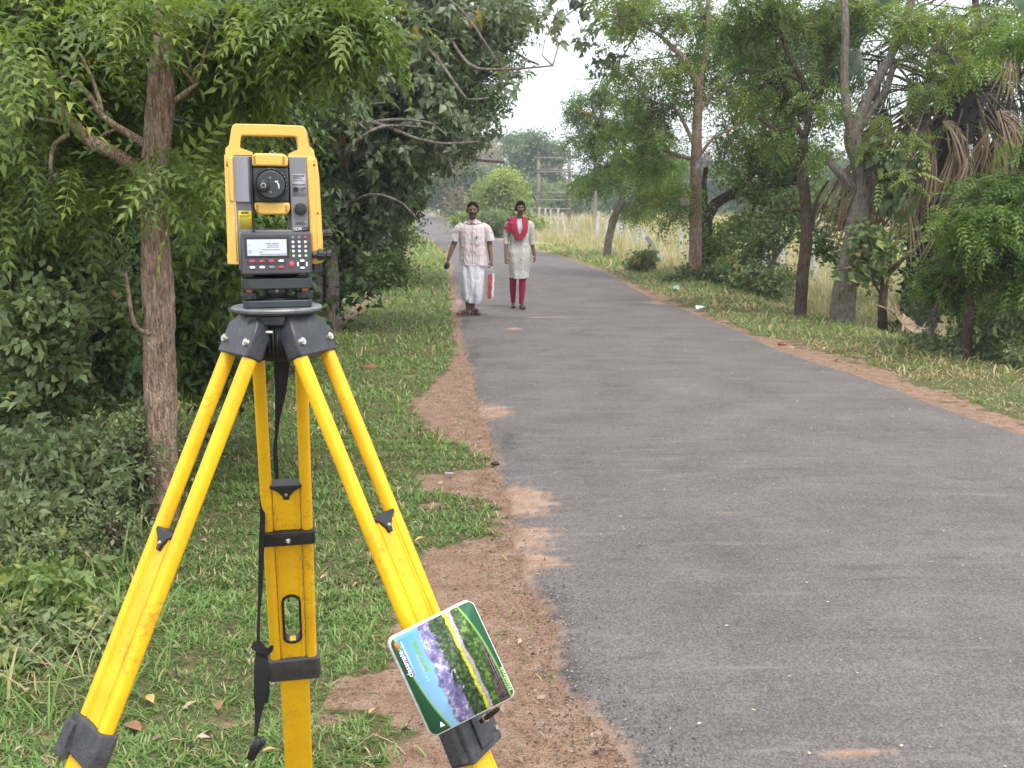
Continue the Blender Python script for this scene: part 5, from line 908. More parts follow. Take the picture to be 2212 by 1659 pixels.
# side covers
IP('side_cover', [(106,350),(180,356),(182,1224),(92,1218),(90,1150),(96,1150)], -.050, .056, M_['iyellow'], bev=.006, seg=3)
b = MB(); b.prism([(ZX(134), ZZ(372)), (ZX(166), ZZ(372)), (ZX(166), ZZ(719)), (ZX(134), ZZ(712))], -.0535, -.0495, 'y'); b.build('cover_panel', M_['iyellow'], its, bevel=.0015)
b = MB(); b.box(ZX(117), ZX(130), -.0508, -.0498, ZZ(440), ZZ(398)); b.build('cover_latch', M_['mould_shade'] if 'mould_shade' in M_ else M_['brass'], its)
IP('side_cover', [(750,362),(836,365),(852,520),(868,1218),(760,1236)], -.050, .056, M_['iyellow'], bev=.006, seg=3)
b = MB(); b.prism([(ZX(812), ZZ(372)), (ZX(832), ZZ(372)), (ZX(862), ZZ(1050)), (ZX(846), ZZ(1110)), (ZX(815), ZZ(1090))], -.0508, -.0490, 'y'); b.build('cover_flank', M_['iyellow'], its, bevel=.002)
for q in (422, 812): b = MB(); b.cyl((ZX(812 if q < 500 else 828), -.0515, ZZ(q)), (ZX(812 if q < 500 else 828), -.0505, ZZ(q)), .0022, .0016, 10); b.build('screw', M_['brass'], its)
b = MB(); b.box(ZX(165), ZX(172), -.0502, -.0492, ZZ(1200), ZZ(740)); b.build('cover_seam', M_['igrey'], its)
# handle: outer trapezium with an inner opening, built as a closed band
outer = [(115,350),(118,292),(146,270),(172,140),(182,112),(205,98),(470,98),(735,104),(757,118),(772,150),(800,276),(824,298),(831,358)]
inner = [(333,350),(332,322),(236,288),(234,270),(246,196),(262,186),(470,186),(678,188),(690,198),(700,275),(698,294),(618,330),(618,358)]
b = MB(); no = len(outer); V = []
for dy in (-.019, .019):
    for (x, z) in outer: V.append((ZX(x), dy, ZZ(z)))
    for (x, z) in inner: V.append((ZX(x), dy, ZZ(z)))
F = []
for i in range(no-1):
    F.append((i, no+i, no+i+1, i+1)); o2 = 2*no; F.append((o2+i, o2+i+1, o2+no+i+1, o2+no+i)); F.append((i, i+1, o2+i+1, o2+i)); F.append((no+i, o2+no+i, o2+no+i+1, no+i+1))
for i in (0, no-1): F.append((i, o2+i, o2+no+i, no+i))
b.add(V, F); b.build('carrying_handle', M_['iyellow'], its, bevel=.005, seg=3)
b = MB(); b.prism([(ZX(x), ZZ(z)) for x, z in [(768,175),(776,172),(797,270),(790,276)]], -.0196, -.0188, 'y'); b.build('handle_groove', M_['mould_shade'] if 'mould_shade' in M_ else M_['brass'], its)
b = MB(); b.cyl((ZX(236), -.006, ZZ(268)), (ZX(250), -.006, ZZ(262)), .006, .005, 12); b.build('handle_lock', M_['black'], its, smooth=True, sharp=30)
# telescope
IP('telescope', [(320,445),(602,445),(602,722),(322,722)], -.055, .055, M_['idark'], bev=.003); tel = its.children[-1]
tel = [c for c in its.children if c.name.startswith('telescope')][0]
IP('telescope_shell', [(316,438),(320,372),(330,345),(350,336),(560,338),(590,350),(602,375),(600,440)], -.060, .060, M_['iyellow'], tel, bev=.004, seg=3)
IP('telescope_shell', [(322,727),(605,727),(602,780),(590,812),(565,824),(365,824),(340,806),(324,775)], -.060, .060, M_['iyellow'], tel, bev=.004, seg=3)
for (x, z, h_) in ((339, 382, 60), (566, 385, 60)): b = MB(); b.box(ZX(x-9), ZX(x+9), -.0612, -.0595, ZZ(z+34), ZZ(z-26)); b.build('shell_groove', M_['mould_shade'] if 'mould_shade' in M_ else M_['brass'], tel, bevel=.0006, seg=1)
for (x, z) in ((344, 768), (573, 774)): b = MB(); b.box(ZX(x-9), ZX(x+9), -.0612, -.0595, ZZ(z+26), ZZ(z-26)); b.build('shell_groove', M_['mould_shade'] if 'mould_shade' in M_ else M_['brass'], tel, bevel=.0006, seg=1)
lc = (ZX(457), ZZ(584)); 
def ringY(prof, cx, cz, m, name, parent, seg=48):   # lathe about the y axis
    th_ = np.arange(seg)/seg*2*pi; b = MB(); b.loft([np.stack([cx+r*np.cos(th_), np.full(seg, y), cz+r*np.sin(th_)], 1) for r, y in prof]); return b.build(name, m, parent, smooth=True, sharp=28)
fr_ = ringY([(.0305, -.050), (.0315, -.062), (.0312, -.070), (.0295, -.0725), (.0285, -.0725), (.0275, -.066), (.0265, -.066)], *lc, M_['black'], 'focus_ring', tel)
ringY([(.0265, -.060), (.0262, -.0735), (.024, -.0755)], *lc, M_['idark'], 'lens_face', tel)
for a in range(14):
    pass
ep = ringY([(.0125, -.075), (.0122, -.082), (.0108, -.088), (.0100, -.092), (.0085, -.093)], ZX(394), ZZ(592), M_['black'], 'eyepiece', tel)
ringY([(.0052, -.0925), (.0052, -.0945), (.0040, -.0950)], ZX(394), ZZ(592), M_['ilgrey'], 'eyepiece_ring', ep)
ringY([(.0032, -.0945), (.003, -.0955)], ZX(394), ZZ(592), M_['glass'], 'eyepiece_lens', ep)
for x, z in ((452, 531), (452, 643)): ringY([(.0020, -.075), (.0018, -.0765)], ZX(x), ZZ(z), M_['kgrey'], 'screw', tel, 12)
b = MB(); b.tube([(ZX(x), -.0764, ZZ(z)) for x, z in ((505,572),(513,580),(517,598),(516,618))], [.0010, .0013, .0014, .0012], 6, step=.002, flat=.6); b.box(ZX(487), ZX(512), -.0770, -.0754, ZZ(569), ZZ(556)); b.build('painted_mark', M_['white'], tel)
for a in (-15, 0, 15, 30, 45, 78, 95): 
    ar = radians(a); c = (lc[0]+.0290*cos(ar), -.0728, lc[1]+.0290*sin(ar)); b = MB(); b.cyl(c, (c[0], -.0733, c[2]), .0011, .0011, 6); b.build('ring_mark', M_['kgrey'], fr_)
b = MB(); b.box(ZX(460), ZX(480), -.02, .02, ZZ(336), ZZ(316)); b.box(ZX(478), ZX(500), -.022, -.018, ZZ(318), ZZ(304)); b.box(ZX(490), ZX(520), -.022, -.018, ZZ(330), ZZ(320)); b.build('sight', M_['plate'], tel, bevel=.0006, seg=1)
b = MB(); b.cyl((ZX(466), -.03, ZZ(823)), (ZX(466), -.03, ZZ(842)), .005, .004, 12); b.build('telescope_screw', M_['black'], tel)
# details on the right standard
FY = -.0483
IB('type_plate', 630, 740, FY, -.0478, 497, 676, mat('type_plate_grey', (.36, .355, .40), .5), bev=0)
Tm = lambda x, z, y=FY-.0008, r=0: Matrix.Translation((ZX(x), y, ZZ(z))) @ Matrix.Rotation(pi/2, 4, 'X') @ Matrix.Rotation(r, 4, 'Z')
lin = MB()
for z, a_, c_ in ((505,636,736),(514,636,728),(525,636,700),(534,636,712),(549,636,726),(580,636,738),(584,636,738)): lin.box(ZX(a_), ZX(c_), FY-.0006, FY, ZZ(z+1.6), ZZ(z-1.6))
lin.build('plate_print', mat('plate_ink', (.12, .12, .16), .6), its)
ringY([(.0052, FY), (.0052, FY-.0006), (.0036, FY-.0006), (.0036, FY)], ZX(658), ZZ(622), mat('plate_ink_dark', (.03, .03, .05), .6), 'plate_symbol', its, 24); ringY([(.0012, FY), (.0012, FY-.0008)], ZX(658), ZZ(622), bpy.data.materials['plate_ink_dark'], 'plate_symbol', its, 10)
text('CE', .0075, its, bpy.data.materials['plate_ink_dark'], Tm(705, 618)); text('A', .006, its, bpy.data.materials['plate_ink_dark'], Tm(730, 610))
kn = ringY([(.0118, -.047), (.0118, -.056), (.0108, -.0585), (.009, -.0592)], ZX(691), ZZ(779), M_['black'], 'clamp_dial', its, 36)
IP('model_plate', [(640,880),(736,880),(732,905),(644,905)], FY, -.0478, M_['teal'], bev=0); b = MB(); b.box(ZX(656), ZX(716), FY-.0005, FY, ZZ(890), ZZ(885)); b.box(ZX(650), ZX(722), FY-.0005, FY, ZZ(899), ZZ(896)); b.build('plate_print', M_['ink'], its)
IB('name_plate', 632, 750, FY-.0004, -.0478, 921, 960, M_['ink'], bev=0)
text('SDR', .0085, its, M_['white'], Tm(662, 940, FY-.0012), bold=.00012); text('basic', .0058, its, M_['kgrey'], Tm(714, 941, FY-.0012))
# warning sticker
IB('warning_sticker', 195, 298, FY-.0002, -.0478, 792, 938, M_['stk'], bev=0)
lin = MB(); lin.box(ZX(216), ZX(276), FY-.0008, FY-.0003, ZZ(814), ZZ(803))
for i, z in enumerate((826,836,846,857,877,887,898,909,920,930)): lin.box(ZX(204), ZX(288-(i*7) % 17), FY-.0008, FY-.0003, ZZ(z+1.8), ZZ(z-1.2))
lin.box(ZX(200), ZX(294), FY-.0008, FY-.0003, ZZ(868), ZZ(866)); lin.build('sticker_print', M_['ink'], its)
# tangent and clamp knobs on the right
def knobX(x0, x1, cz, r, y, name, parent=its, ribs=True, m=None):
    n = 40; th_ = np.arange(n)/n*2*pi; rr_ = r*(1+(.04*np.sign(np.sin(th_*10)) if ribs else 0)); b = MB(); b.loft([np.stack([np.full(n, x), y+q*rr_*np.cos(th_), cz+q*rr_*np.sin(th_)], 1) for x, q in ((x0, .93), (x0+.0015, 1), (x1-.0015, 1), (x1, .92))]); return b.build(name, m or M_['black'], parent, smooth=True, sharp=25)
k1 = knobX(ZX(862), ZX(900), ZZ(992), .0100, -.020, 'clamp_knob'); knobX(ZX(898), ZX(944), ZZ(990), .0105, -.020, 'tangent_knob', k1)
knobX(ZX(770), ZX(815), ZZ(1152), .0068, -.054, 'knob_shaft', m=M_['dark'], ribs=False); k2 = knobX(ZX(812), ZX(862), ZZ(1153), .0102, -.054, 'clamp_knob'); knobX(ZX(860), ZX(888), ZZ(1153), .0066, -.054, 'knob_neck', k2, False, M_['dark']); knobX(ZX(886), ZX(926), ZZ(1153), .0098, -.054, 'tangent_knob', k2)
# keypad unit, face leaning back slightly
kp = thing_ = None
b = MB(); b.loft([np.array([(ZX(x), y, ZZ(z)) for x, z, y in ring]) for ring in ([(192,1308,-.052),(760,1308,-.052),(762,965,-.052),(205,965,-.052)], [(190,1303,-.074),(760,1303,-.074),(762,966,-.066),(203,966,-.066)])]); kp = b.build('keypad_unit', M_['kpad'] if 'kpad' in M_ else M_['dark'], its, bevel=.0035, seg=2)
def KY(z): return -.066-(z-966)/337*.008
def kbox(nm, x0, x1, z0, z1, h_, m, p=kp, bev=0, d0=0): 
    b = MB(); b.loft([np.array([(ZX(x0), KY(z0)-q, ZZ(z0)), (ZX(x1), KY(z0)-q, ZZ(z0)), (ZX(x1), KY(z1)-q, ZZ(z1)), (ZX(x0), KY(z1)-q, ZZ(z1))]) for q in (d0-.0008, h_)]); return b.build(nm, m, p, bevel=bev, seg=1)
bz = kbox('screen_bezel', 232, 580, 1000, 1166, .0012, M_['black'], bev=.0006); scn = kbox('screen', 250, 562, 1020, 1150, .0016, M_['lcd'], bev=.0002, d0=.001)
lin = MB()
for z, a_, c_ in ((1050,400,440),(1050,452,500),(1064,258,272),(1064,410,500),(1080,405,500),(1102,360,505),(1110,258,285),(1120,340,370),(1137,350,560),(1126,258,280)):
    lin.box(ZX(a_), ZX(c_), KY(z)-.0021, KY(z)-.0017, ZZ(z+3), ZZ(z-3))
lin.build('screen_text', M_['lcdink'], kp)
def key(x, z, rx, rz_, m, sh=True):
    th_ = np.arange(16)/16*2*pi; e = .75; b = MB(); cx = np.sign(np.cos(th_))*np.abs(np.cos(th_))**e; cz_ = np.sign(np.sin(th_))*np.abs(np.sin(th_))**e
    b.loft([np.stack([ZX(x)+cx*rx*q, np.full(16, KY(z)-h_), ZZ(z)+cz_*rz_*q], 1) for h_, q in ((-.0005, 1), (.0018, 1), (.0024, .85))]); o = b.build('key', m, kp, smooth=True, sharp=40); return o
cs = (614, 663, 713); 
for i, z in enumerate((1005, 1043, 1080, 1117, 1155)):
    for j, x in enumerate(cs): key(x, z, .0027, .0026, M_['kgrey'] if i == 0 and j < 2 else M_['kred'] if i == 0 else M_['kgreen'] if (i, j) in ((4, 0), (4, 2), (2, 2)) else M_['kwhite'])
kbox('key_tray', 246, 550, 1176, 1218, .0010, M_['dark'], bev=.0004)
for j, x in enumerate((284, 361, 437, 513)):
    key(x, 1193, .0054, .0025, M_['kred'] if j < 3 else M_['kwhite']); key(x, 1243, .0054, .0025, (M_['kwhite'], M_['kwhite'], M_['kgrey'], M_['kred'])[j])
key(596, 1222, .0052, .0054, M_['kred'])
for x, z, a_, c_ in ((682, 1195, .0046, .0022), (682, 1252, .0046, .0022), (646, 1223, .0020, .0046), (717, 1223, .0020, .0046)): key(x, z, a_, c_, M_['kwhite'])
kbox('centre_key', 664, 700, 1208, 1236, .0012, M_['black'], bev=.0004)
# ================================================================= NOTEBOOK
P, d, tn, n = RIGHT; ctr = at(978, 1443, 1.655); v = d.copy(); view = -ctr+np.array((0, 0, HC)); view /= np.linalg.norm(view); nn = view-v*view.dot(v)+v*(-.06); nn -= v*nn.dot(v); nn /= np.linalg.norm(nn); u = np.cross(nn, v)*-1; u = u if u[0] > 0 else -u
NW, NH, NT = .160, .184, .015
# fit a small rotation in the cover plane so that its top edge follows the photograph
ang = radians(-2.5); u, v = u*cos(ang)+v*sin(ang), v*cos(ang)-u*sin(ang)
Rn = Matrix((tuple(u), tuple(-v), tuple(nn))).transposed(); 
if Rn.determinant() < 0: Rn = Matrix((tuple(u), tuple(-v), tuple(-nn))).transposed()
nb = thing('notebook', 'worn landscape covered notebook tucked behind the right tripod clamp', 'notebook', ctr); nb.rotation_mode = 'XYZ'; nb.rotation_euler = Rn.to_euler()
def rrect(w_, h_, r, n=5, seedj=0):
    o = []
    for cx, cy, a0 in ((w_/2-r, h_/2-r, 0), (-w_/2+r, h_/2-r, pi/2), (-w_/2+r, -h_/2+r, pi), (w_/2-r, -h_/2+r, 1.5*pi)):
        for i in range(n): a = a0+pi/2*i/(n-1); o.append((cx+r*cos(a), cy+r*sin(a)))
    return o
pgm = mat('paper_edge', (.62, .58, .55), .9, var=.35, vs=60, stretch=(1, 1, 30)); cvm = bpy.data.materials.new('printed_cover'); cvm.use_nodes = True
b = MB(); 
for i in range(7): q = RNG.uniform(-.0012, .0012, 2); b.prism([(x-.004+q[0], y+.003+q[1]) for x, y in rrect(NW-.002, NH-.002, .010)], -NT+i*NT/7, -NT+(i+.86)*NT/7, 'z')
b.build('pages', pgm, nb)
b = MB(); b.prism([(x-.006, y+.001) for x, y in rrect(NW, NH, .012)], -NT-.001, -NT, 'z'); b.build('back_cover', mat('back_cover', (.35, .33, .32), .8), nb)
b = MB(); rr_ = [(x+RNG.uniform(-.0004, .0004), y+RNG.uniform(-.0005, .0005)) for x, y in rrect(NW, NH, .012, 7)]
b.prism(rr_, .0002, .0008, 'z'); b.build('white_edge', mat('worn_white', (.7, .68, .66), .9), nb)
b = MB(); b.prism([(x*.988-.0005, y*.988+.0008) for x, y in rr_], .0009, .0013, 'z'); cov = b.build('cover', cvm, nb)
N, L = nodes(cvm); bb_ = N['Principled BSDF']; bb_.inputs['Roughness'].default_value = .6; tc = N.new('ShaderNodeTexCoord'); sx = N.new('ShaderNodeSeparateXYZ'); L.new(tc.outputs['Object'], sx.inputs[0])
# print coordinates: U 0..1 across the sheet (sky to path), V 0..1 up the sheet
U = math_('ADD', math_('MULTIPLY', sx.outputs[0], 1/NW), .5); V_ = math_('ADD', math_('MULTIPLY', sx.outputs[1], 1/NH), .5)
def jag(sc_, amp, det=5): return math_('MULTIPLY', math_('SUBTRACT', noise(sc_, det, .7), .5), amp)
def step(src, thr, soft=.01): return ramp(math_('SUBTRACT', src, thr) if not isinstance(thr, float) else math_('SUBTRACT', src, thr-.5), [(.5-soft, (0, 0, 0)), (.5+soft, (1, 1, 1))])
def stepv(a_, b_): # 1 where a>b (both sockets)
    return ramp(math_('ADD', math_('SUBTRACT', a_, b_), .5), [(.49, (0, 0, 0)), (.51, (1, 1, 1))])
col = ramp(V_, [(.0, (.36, .66, .92)), (1, (.16, .45, .85))])
Uj = math_('ADD', U, jag(56, .12))
mount = ramp(noise(48, 7, .75), [(.38, (.11, .09, .24)), (.5, (.24, .21, .42)), (.60, (.66, .64, .74))])
edge = math_('ADD', math_('ADD', math_('MULTIPLY', V_, .02), .30), jag(36, .16)); col = mixc(stepv(Uj, edge), col, mount)
trees = ramp(noise(140, 8, .75), [(.35, (.010, .018, .012)), (.5, (.03, .06, .022)), (.62, (.14, .23, .07))])
edge = math_('ADD', math_('SUBTRACT', .50, math_('MULTIPLY', V_, .05)), jag(104, .34)); col = mixc(stepv(U, edge), col, trees)
# yellow bank, grey path and river
pathc = math_('ADD', math_('SUBTRACT', .705, math_('MULTIPLY', V_, .02)), jag(40, .09)); dist = math_('ABSOLUTE', math_('SUBTRACT', U, pathc))
def band(w_, off): 
    dd_ = math_('ABSOLUTE', math_('SUBTRACT', math_('SUBTRACT', U, pathc), off)); return ramp(math_('SUBTRACT', w_+.5, dd_), [(.495, (0, 0, 0)), (.505, (1, 1, 1))])
col = mixc(band(.017, -.030), col, ramp(noise(200, 6), [(.4, (.45, .50, .04)), (.6, (.80, .80, .05))])); col = mixc(band(.020, .008), col, ramp(noise(450, 4), [(.35, (.25, .20, .22)), (.6, (.55, .48, .52))]))
grassc = ramp(noise(110, 8, .8), [(.35, (.012, .03, .012)), (.5, (.045, .10, .025)), (.62, (.24, .38, .08))]); col = mixc(ramp(math_('SUBTRACT', U, .245), [(.495, (0, 0, 0)), (.505, (1, 1, 1))]), col, grassc)
rock = ramp(noise(170, 7, .75), [(.4, (.02, .016, .018)), (.6, (.16, .10, .10))]); ed2 = math_('ADD', math_('SUBTRACT', .95, math_('MULTIPLY', math_('SUBTRACT', 1.0, V_), .14)), jag(64, .10)); col = mixc(stepv(U, ed2), col, rock)
GRN = (.022, .115, .055)
# green bars at both long edges with curved borders
vb = math_('SUBTRACT', 1.0, V_)
le = math_('ADD', .055, math_('ADD', math_('MULTIPLY', math_('MULTIPLY', vb, vb), .10), math_('MULTIPLY', math_('MULTIPLY', math_('MULTIPLY', vb, vb), vb), .07)))
col = mixc(stepv(math_('ADD', le, .014), U), col, (.35, .70, .10)); col = mixc(stepv(le, U), col, GRN)
v2 = math_('MULTIPLY', V_, V_); re_ = math_('SUBTRACT', .952, math_('MULTIPLY', math_('MULTIPLY', v2, V_), .13))
col = mixc(stepv(U, math_('SUBTRACT', re_, .012)), col, (.38, .72, .12)); col = mixc(stepv(U, re_), col, GRN)
L.new(col, bb_.inputs['Base Color'])
def nt_(s, size, x, y, m, bold=0, r=0): text(s, size, nb, m, Matrix.Translation((x*NW-NW/2, y*NH-NH/2, .0018)) @ Matrix.Rotation(pi/2+r, 4, 'Z'), ext=.0001, bold=bold)
b = MB(); b.box(.033*NW-NW/2, .095*NW-NW/2, .60*NH-NH/2, .86*NH-NH/2, .0013, .0015); b.build('label_bar', M_['ink'], nb)
nt_('classmate', .0125, .065, .73, M_['white'], .0002)
b = MB(); b.prism([(x*NW-NW/2, y*NH-NH/2) for x, y in ((.035,.875),(.085,.90),(.070,.965),(.035,.95))], .0013, .0015, 'z'); b.build('logo', mat('logo_orange', (.75, .20, .05), .5), nb)
b = MB(); b.prism([(x*NW-NW/2, y*NH-NH/2) for x, y in ((.080,.87),(.115,.875),(.085,.905))], .0016, .0018, 'z'); b.build('logo', mat('logo_green', (.15, .60, .10), .5), nb)
b = MB(); b.prism([(x*NW-NW/2, y*NH-NH/2) for x, y in ((.105,.60),(.12,.60),(.12,.94),(.105,.94))], .0013, .0015, 'z'); b.build('print_line', mat('pale_blue', (.55, .75, .9), .5), nb)
nt_("Let's paint the", .0085, .205, .63, mat('print_pale', (.45, .65, .9), .5)); nt_('earth green', .0125, .235, .74, mat('print_lime', (.25, .45, .02), .5), .0002)
nt_('Notebook', .0105, .975, .19, mat('print_lime2', (.55, .8, .35), .5), .0001)
b = MB()
for k_ in range(2): b.box((.885+.025*k_)*NW-NW/2, (.889+.025*k_)*NW-NW/2, (.08)*NH-NH/2, (.62-.18*k_)*NH-NH/2, .0013, .0015)
b.build('print_line', M_['ilgrey'], nb)
b = MB(); b.prism([(x*NW-NW/2, y*NH-NH/2) for x, y in ((.115,.055),(.175,.055),(.145,.105))], .0014, .0016, 'z'); b.build('logo', M_['white'], nb)
# pen
pa, pb = at(1048, 1552, 1.68), at(1078, 1530, 1.66); pn = thing('pen', 'black pen poking out beside the right tripod clamp', 'pen', (pa+pb)/2); b = MB(); dd_ = (pb-pa); b.tube([pa-dd_*.3, pa, pa+dd_*.3, pb-dd_*.12, pb], [.0045, .0048, .0055, .0045, .0022], 14); b.build('barrel', M_['black'], pn, smooth=True, world=True)
b = MB(); b.cyl(pa-dd_*.02, pa+dd_*.10, .0062, .0062, 16); b.build('pen_ring', M_['steel'], pn, smooth=True, sharp=30, world=True)
# ================================================================= PEOPLE
def remeshed(b, name, m, parent, vox=.0065, smooth_it=3):
    o = b.build(name, m, parent, smooth=True); r = o.modifiers.new('r', 'REMESH'); r.mode = 'VOXEL'; r.voxel_size = vox; r.use_smooth_shade = True
    s = o.modifiers.new('s', 'SMOOTH'); s.factor = .5; s.iterations = smooth_it
    dg = bpy.context.evaluated_depsgraph_get(); me = bpy.data.meshes.new_from_object(o.evaluated_get(dg)); old = o.data; o.modifiers.clear(); o.data = me; bpy.data.meshes.remove(old)
    me.polygons.foreach_set('use_smooth', [True]*len(me.polygons)); return o
def limb(b, pts, rad, seg=14): b.tube(pts, rad, seg, step=.02)
def hand(b, w_, dirn, palm_n, side, curl=.5, s=1.0):
    # wrist point, direction of the fingers, palm normal, side = direction of the thumb
    w_ = np.array(w_, float); d_ = np.array(dirn, float); d_ /= np.linalg.norm(d_); p = np.array(palm_n, float); p -= d_*p.dot(d_); p /= np.linalg.norm(p); t_ = np.array(side, float); t_ -= d_*t_.dot(d_)+p*t_.dot(p); t_ /= np.linalg.norm(t_)
    R = np.stack([t_, p, d_], 1); b.ell(w_+d_*.045*s, (.037*s, .014*s, .050*s), 14, 8, R)
    for k, (o_, L_) in enumerate(((.027, .068), (.009, .078), (-.009, .072), (-.026, .056))):
        q = w_+d_*.080*s+t_*o_*s; a1 = d_*cos(curl*.5)+p*sin(curl*.5); a2 = d_*cos(curl*1.3)+p*sin(curl*1.3); a3 = d_*cos(curl*2.1)+p*sin(curl*2.1); l = L_*s
        b.tube([q-d_*.03*s, q, q+a1*l*.42, q+a1*l*.42+a2*l*.32, q+a1*l*.42+a2*l*.32+a3*l*.26], np.array([.009, .0092, .0088, .0080, .0065])*s, 8)
    q = w_+d_*.028*s+t_*.026*s; a1 = d_*.75+t_*.6+p*.3; a1 /= np.linalg.norm(a1); a2 = d_*.9+t_*.05+p*.45; a2 /= np.linalg.norm(a2); b.tube([q-t_*.012*s, q, q+a1*.032*s, q+a1*.032*s+a2*.032*s], np.array([.011, .011, .0095, .0075])*s, 8)
def head(b, c, w_, h_, yaw=0):   # c = centre of head, faces -y
    x, y, z = c; b.ell((x, y+.012, z+h_*.10), (w_*.50, w_*.60, h_*.40), 20, 14); b.ell((x, y-.012, z-h_*.14), (w_*.42, w_*.47, h_*.30), 18, 12)
    b.ell((x, y-.034, z-h_*.33), (w_*.27, w_*.25, h_*.14), 14, 8); b.ell((x, y-.052, z-h_*.36), (w_*.13, w_*.12, h_*.065), 10, 6)   # jaw, chin
    b.tube([(x, y-w_*.50, z+h_*.08), (x, y-w_*.60, z-.01), (x, y-w_*.70, z-h_*.115), (x, y-w_*.55, z-h_*.15)], [.007, .010, .014, .008], 8)   # nose
    for s in (-1, 1):
        b.ell((x+s*w_*.085, y-w_*.59, z-h_*.125), (.009, .009, .007), 8, 6); b.ell((x+s*w_*.20, y-w_*.47, z+h_*.105), (w_*.17, .014, .007), 10, 6); b.ell((x+s*w_*.27, y-w_*.40, z-h_*.08), (w_*.13, .017, h_*.09), 10, 6)
        b.ell((x+s*w_*.52, y+.012, z-.004), (.008, .017, .030), 10, 8)   # ears
    b.ell((x, y-w_*.515, z-h_*.225), (w_*.17, .012, .0065), 10, 6); b.ell((x, y-w_*.505, z-h_*.262), (w_*.15, .012, .0070), 10, 6)
def face_bits(t, body, c, w_, h_, hairm, man):
    x, y, z = c
    for s in (-1, 1):
        b = MB(); b.ell((x+s*w_*.205, y-w_*.455, z+.006), (.0105, .0045, .0045), 12, 8); e = b.build('eye', eyew, body, smooth=True); b = MB(); b.ell((x+s*w_*.205, y-w_*.455-.0035, z+.006), (.0050, .0022, .0045), 10, 6); b.build('iris', M_['black'], e)
        b = MB(); b.tube([(x+s*w_*.08, y-w_*.53, z+h_*.085), (x+s*w_*.20, y-w_*.535, z+h_*.115), (x+s*w_*.34, y-w_*.45, z+h_*.095)], [.0032, .0042 if man else .003, .002], 6, flat=1.4); b.build('eyebrow', hairm, body, smooth=True)
    b = MB(); b.tube([(x-w_*.15, y-w_*.555, z-h_*.245), (x, y-w_*.575, z-h_*.238), (x+w_*.15, y-w_*.555, z-h_*.245)], [.003, .0055, .003], 8, flat=.7); b.build('lips', lipm, body, smooth=True)
    if man:
        b = MB(); b.tube([(x-w_*.30, y-w_*.47, z-h_*.225), (x-w_*.14, y-w_*.585, z-h_*.195), (x, y-w_*.615, z-h_*.183), (x+w_*.14, y-w_*.585, z-h_*.195), (x+w_*.30, y-w_*.47, z-h_*.225)], [.005, .009, .0085, .009, .005], 8, flat=.7); b.build('moustache', hairm, body, smooth=True)
skinm = mat('skin_brown', (.175, .085, .056), .5, var=.12, vs=20); skinw = mat('skin_dark_brown', (.155, .072, .048), .5, var=.12, vs=20); hairb = mat('hair_black', (.008, .007, .007), .85, bump=.4, bs=200, spec=.1); stub = mat('grey_stubble', (.14, .10, .085), .8, var=.5, vs=150)
eyew = mat('eye_white', (.28, .24, .22), .4); lipm = mat('lips', (.16, .06, .05), .5)
def cloth_rings(rows, seg=64, fold=0, nf=9, ph=0.0, sq=2.2):
    # rows: (z, cx, cy, rx, ry, foldamp)
    out = []; th_ = np.arange(seg)/seg*2*pi
    for i, (z, cx, cy, rx, ry, fa) in enumerate(rows):
        c_, s_ = np.cos(th_), np.sin(th_); ee = 2/sq; px = np.sign(c_)*np.abs(c_)**ee; py = np.sign(s_)*np.abs(s_)**ee
        f_ = 1+fa*(np.sin(th_*nf+ph+z*3)*.6+np.sin(th_*(nf*1.7)+ph*2-z*5)*.4+.5*np.sin(th_*3+z*9+ph)); out.append(np.stack([cx+rx*px*f_, cy+ry*py*f_, z+.012*fa*10*np.sin(th_*2+ph)], 1))
    return out
def dense(rows, n=4):
    r = np.array(rows, float); o = []
    for i in range(len(r)-1):
        for j in range(n): u = j/n; u2 = u*u*(3-2*u); o.append(tuple(r[i]*(1-u2)+r[i+1]*u2))
    o.append(tuple(r[-1])); return o
# ------------------------------------------------ the man
mx, my = gp(1022, 684); man = thing('person', 'man in pale pink checked short sleeved shirt and white dhoti walking with a red bag', 'person', (mx, my, .032), atan2(mx, -my)*0)
b = MB(); hc = (.006, -.02, 1.535)
head(b, hc, .165, .235)
limb(b, [(.006, .0, 1.50), (.004, .012, 1.42), (0, .02, 1.36)], [.056, .056, .068])
b.loft(cloth_rings(dense([(1.38, 0, .02, .07, .06, 0), (1.345, 0, .02, .165, .085, 0), (1.25, 0, .01, .165, .11, 0), (1.05, 0, 0, .150, .115, 0), (.92, 0, 0, .155, .12, 0), (.80, 0, 0, .155, .11, 0)]), 32))
# arms: viewer left arm swings out a little and holds a dark phone; right one hangs with the bag
limb(b, [(-.155, .01, 1.31), (-.205, .01, 1.265), (-.265, .01, 1.08), (-.305, -.02, .98), (-.345, -.06, .86), (-.362, -.075, .81)], [.045, .047, .042, .038, .030, .025])
hand(b, (-.362, -.075, .815), (-.16, -.25, -1), (.9, -.2, -.1), (.3, -1, 0), .75, .95)
limb(b, [(.155, .01, 1.31), (.205, .01, 1.265), (.245, .02, 1.08), (.252, .0, .98), (.268, -.03, .86), (.275, -.045, .80)], [.045, .047, .042, .038, .030, .025])
hand(b, (.275, -.045, .81), (.03, -.1, -1), (-.8, .5, 0), (-.4, -1, 0), .95, .95)
limb(b, [(-.085, 0, .84), (-.09, -.02, .62), (-.10, -.03, .45), (-.085, .02, .28), (-.075, .04, .10), (-.078, .035, .055)], [.082, .068, .052, .050, .034, .036])
limb(b, [(.08, 0, .84), (.05, .05, .62), (.02, .06, .45), (.0, .12, .28), (-.012, .16, .10), (-.012, .155, .06)], [.082, .068, .052, .050, .034, .036])
